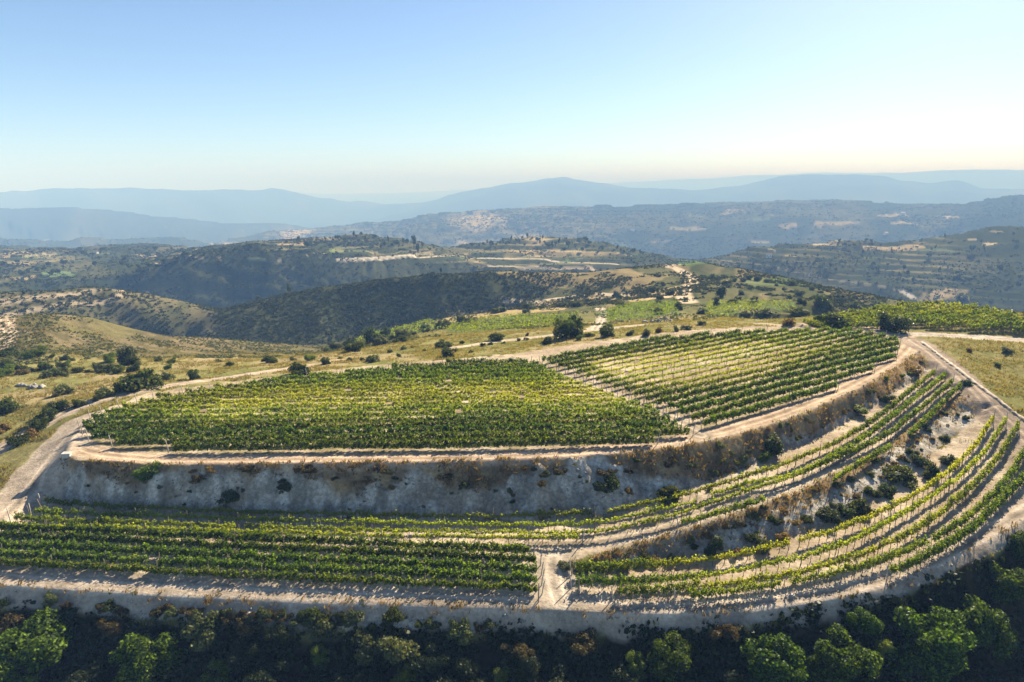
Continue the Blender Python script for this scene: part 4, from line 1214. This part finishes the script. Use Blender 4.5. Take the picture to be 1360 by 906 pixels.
xyz = mask_pick(150000, 60, 260, np.clip(open_*ss(.35,.6,fbm(X, Y, 5, 3, 311)), 0, 1))
blades('straw_grass', xyz, rng.uniform(.18,.5,len(xyz)), 'straw', 'straw grass on the open ground round the vineyards', per=5)
xyz = mask_pick(110000, 45, 125, full(np.clip(below*ss(.25,.5,fbm(xn, yn, 3, 3, 312)), 0, 1)))
lumps('undergrowth', xyz, .35+1.1*rng.random(len(xyz))**2, 'deep', 9, 'dark undergrowth on the slope below the lower road')
# green weeds between rows and along the road edges
weed = full(np.clip(soil*(1-ROADM[:NI])*ss(.60,.72,fbm(xn, yn, 4, 3, 313))*.5, 0, 1))
xyz = mask_pick(40000, 60, 200, weed)
blades('weeds', xyz, rng.uniform(.1,.3,len(xyz)), 'straw', 'dry weeds on the vineyard soil', per=4)
# loose stones on the chalk
def stones(name, xyz, size, mat, label, parent=None, kind='stuff'):
    base = np.array([(1,0,0),(-1,0,0),(0,1,0),(0,-1,0),(0,0,1),(0,0,-1)], float)
    F0 = np.array([(0,2,4),(2,1,4),(1,3,4),(3,0,4),(2,0,5),(1,2,5),(3,1,5),(0,3,5)])
    n = len(xyz)
    V = base[None]*rng.uniform(.55,1.1,(n,6,1))+rng.normal(size=(n,6,3))*.18
    V = V*(size[:,None,None]*.5)*np.array([1.15,1,.8])+xyz[:,None,:]
    F = F0[None]+np.arange(n)[:,None,None]*6
    o = link(name, mesh_np(name, V.reshape(-1,3), F.reshape(-1,3), M[mat], 3), parent)
    if kind: tag(o, label, 'stones', None, kind)
    return o
xyz = mask_pick(200000, 50, 190, full(np.clip(C[:NI,:,3]*.9*ss(.35,.6,fbm(xn, yn, 3, 3, 314)), 0, 1)))
stones('rubble', xyz, .10+.38*rng.random(len(xyz))**3, 'stone', 'pale broken limestone on the chalk banks')
xyz = mask_pick(40000, 50, 190, full(np.clip((insF*.8*(1-below)*ss(.3,.6,fF+.2)+insU*.35*C[:NI,:,3])*ss(.42,.62,fbm(xn, yn, 4, 3, 331)), 0, 1)))
stones('rubble', xyz, .22+.5*rng.random(len(xyz))**3, 'stone', 'larger broken limestone lying on the chalk banks')
# a few countable rocks and built things
h = trace([(28,512),(52,516),(36,514),(44,514)])
ro = empty('rock_outcrop', (h[0][0], h[0][1], float(gz(*h[0]))))
tag(ro, 'pale limestone outcrop lying in the grass at the left', 'rock')
pts = []
for t in np.linspace(0, 1, 16):
    q = h[0]*(1-t)+h[1]*t+rng.normal(size=2)*.5; pts.append((q[0]-ro.location[0], q[1]-ro.location[1], float(gz(*q))-ro.location[2]+.15))
stones('rock', np.array(pts[:1]), np.array([1.6]), 'stone', None, ro, None)
for q in pts[1:]:
    o = stones('rock', np.zeros((1,3)), np.array([rng.uniform(.9,1.9)]), 'stone', None, ro, None); o.location = q; o.rotation_euler = (0, 0, rng.uniform(0,6))
h = hit(880, 428)
hp = empty('stone_heap', (h[0], h[1], float(gz(*h))))
tag(hp, 'heap of grey stones and slabs beside the pale strip track', 'stone heap')
pts = np.concatenate([rng.normal(size=(70,2))*[3.0,1.2], np.zeros((70,1))], 1); pts[:,2] = np.maximum(0, 1.5*np.exp(-(pts[:,0]/3)**2-(pts[:,1]/1.5)**2))*rng.random(70)
for q in range(48):
    o = stones('stone', np.zeros((1,3)), np.array([rng.uniform(.6,1.8)]), 'stone', None, hp, None); o.location = pts[q]; o.rotation_euler = (0, 0, rng.uniform(0,6))
# concrete end block at the plateau's left corner
h = hit(89, 607)
def boxmesh(name, boxes, mat, bev=.04):
    import bmesh
    V, F = [], []
    for b in boxes:
        v, f = box_v(*b); o = len(V); V += v; F += [tuple(i+o for i in q) for q in f]
    me = bpy.data.meshes.new(name); me.from_pydata(V, [], F)
    bm = bmesh.new(); bm.from_mesh(me)
    if bev: bmesh.ops.bevel(bm, geom=list(bm.edges), offset=bev, segments=2, affect='EDGES')
    bm.to_mesh(me); bm.free(); me.materials.append(mat); return me
cb = link('concrete_block', boxmesh('concrete_block', [(0,0,-.75,1.1,.8,2.3),(0,.05,.47,1.25,.95,.14)], M['concrete'], .05))
cb.location = (h[0], h[1], float(gz(*h))+.1); cb.rotation_euler = (R(4), 0, R(8))
tag(cb, 'pale upright concrete block at the left corner of the plateau', 'concrete block')
# poles at the left ends of the middle rows
for (px, py, lean, ht, lab) in ((60,686,-.28,2.6,'leaning grey pole at the left end of the middle rows'), (42,692,-.15,2.2,'shorter grey pole left of the leaning pole by the ramp'),
                                (320,458,.0,2.0,'') , (715,800,.02,2.3,'upright wooden pole at the passage between the terraces'), (790,703,0,2.4,'tall thin pole at the gap in the highest middle row'),
                                (769,790,0,2.2,'wooden pole at the left end of the right lower rows')):
    if not lab: continue
    q = hit(px, py)
    if q is None: continue
    o = link('wooden_pole', tubes_mesh('wooden_pole', [([(0,0,-.3),(0,0,ht*.5),(0,0,ht)], [.07,.065,.06]), ([(-.09,0,ht*.8),(.09,0,ht*.8)], [.03,.03])], M['wood'], 7))
    o.location = (q[0], q[1], float(gz(*q))); o.rotation_euler = (0, lean, 0)
    tag(o, lab, 'pole', 'poles at the row ends')
# low stone kerb along the right track
kp = smooth_line(trace([(1224,455),(1270,490),(1320,528),(1362,560),(1420,602)]), 2)
Q_, L = resample(kp, .55)
tgk = np.gradient(Q_, axis=0); tgk /= np.linalg.norm(tgk, axis=1)[:,None]; nk = np.stack([-tgk[:,1], tgk[:,0]], 1)
V = []
for d_, h_ in ((-.5,-.15),(-.3,.22),(.05,.34),(.28,.2),(.5,-.15)):
    q = Q_+nk*(d_+rng.normal(size=(len(Q_),1))*.10)
    V.append(np.concatenate([q, (gz(q[:,0], q[:,1])+h_+rng.normal(size=len(Q_))*.07)[:,None]], 1))
V = np.stack(V, 1); nk_ = len(Q_)
F = np.array([(i*5+k, i*5+k+1, (i+1)*5+k+1, (i+1)*5+k) for i in range(nk_-1) for k in range(4)])
o = link('stone_edging', mesh_np('stone_edging', V.reshape(-1,3), F, M['tanstone'], 4, smooth=True))
tag(o, 'low line of stones along the outer edge of the right track', 'stone edging')
# small far houses
def house(px, py, w, lab):
    q = hit(px, py)
    if q is None: return
    e = empty('small_house', (q[0], q[1], float(gz(*q))-.3)); e.rotation_euler = (0, 0, rng.uniform(-.5,.5)); e.scale = (w/8,)*3
    tag(e, lab, 'house', 'small white houses on the hills')
    link('wall', boxmesh('wall', [(0,0,2.2,8,6,5)], M['wall'], 0), e)
    me = bpy.data.meshes.new('roof'); me.from_pydata([(-4.4,-3.4,4.6),(4.4,-3.4,4.6),(4.4,3.4,4.6),(-4.4,3.4,4.6),(-4.4,0,6.6),(4.4,0,6.6)], [], [(0,1,5,4),(2,3,4,5),(0,4,3),(1,2,5),(0,3,2,1)])
    me.materials.append(M['tile']); link('roof', me, e)
    for a in (-2.2, 2.2):
        link('window', boxmesh('window', [(a,-3.02,2.6,1.2,.1,1.4)], M['glass'], 0), e)
    link('door', boxmesh('door', [(0,-3.03,1.0,1.2,.12,2.3)], M['wood'], 0), e)
house(1198, 286, 16, 'white house high on the long blue ridge')
house(1176, 312, 12, 'white house on the lower slope of the blue ridge')
house(128, 337, 5, 'pale house among the hazy left fields')
house(840, 307, 12, 'white house below the big blue mountain')
house(1021, 342, 8, 'pale house among trees on the right hillside')

# ------------------------------------------------------------------ haze, sky, sun, camera
zlo = float(Z.min())-1.0; zhi = max(float(Z.max()), CAM_H)+6.0
S = 26500
me = bpy.data.meshes.new('haze')
V, F = box_v(0, 0, (zlo+zhi)/2, 2*S, 2*S, zhi-zlo); me.from_pydata(V, [], F)
m, nt, out = nodes_of('haze_air')
pv = N(nt, 'ShaderNodeVolumePrincipled')
pv.inputs['Color'].default_value = (.22,.42,.86,1)
pv.inputs['Absorption Color'].default_value = (.72,.72,.72,1)
pv.inputs['Density'].default_value = HAZE
pv.inputs['Anisotropy'].default_value = -0.15
nt.links.new(pv.outputs[0], out.inputs['Volume'])
me.materials.append(m)
tag(link('haze', me), kind='stuff')

w = bpy.data.worlds.new('World'); scene.world = w; w.use_nodes = True
nt = w.node_tree; bg = nt.nodes['Background']
sky = nt.nodes.new('ShaderNodeTexSky'); sky.sky_type = 'NISHITA'; sky.sun_disc = False
sky.sun_elevation = SUN_EL; sky.sun_rotation = SUN_AZ
sky.altitude = 300; sky.air_density = .62; sky.dust_density = .32; sky.ozone_density = 3.2
nt.links.new(sky.outputs['Color'], bg.inputs['Color']); bg.inputs['Strength'].default_value = SKY_STRENGTH

sd = bpy.data.lights.new('sun', 'SUN'); sd.energy = SUN_STRENGTH; sd.angle = R(.5); sd.color = (1.0,.90,.74)
so = bpy.data.objects.new('sun', sd); COL.objects.link(so)
sv = Vector((math.cos(SUN_EL)*math.sin(SUN_AZ), math.cos(SUN_EL)*math.cos(SUN_AZ), math.sin(SUN_EL)))
so.rotation_euler = (-sv).to_track_quat('-Z', 'Y').to_euler(); so.location = (100, 100, 300)

cd = bpy.data.cameras.new('camera'); cd.sensor_width = 36; cd.lens = 36*FPX/1360
cd.clip_start = .5; cd.clip_end = 80000
co = bpy.data.objects.new('camera', cd); COL.objects.link(co)
co.location = (0, 0, CAM_H); co.rotation_euler = (math.pi/2-PITCH, 0, 0)
scene.camera = co

vs = scene.view_settings
scene.display_settings.display_device = 'sRGB'
vs.view_transform = 'Standard'; vs.look = 'None'; vs.gamma = 1; vs.use_curve_mapping = False; vs.exposure = EXPOSURE
cy = scene.cycles
cy.use_denoising = True; cy.max_bounces = 6; cy.diffuse_bounces = 3; cy.transmission_bounces = 3; cy.volume_bounces = 0; cy.transparent_max_bounces = 4
cy.use_adaptive_sampling = False
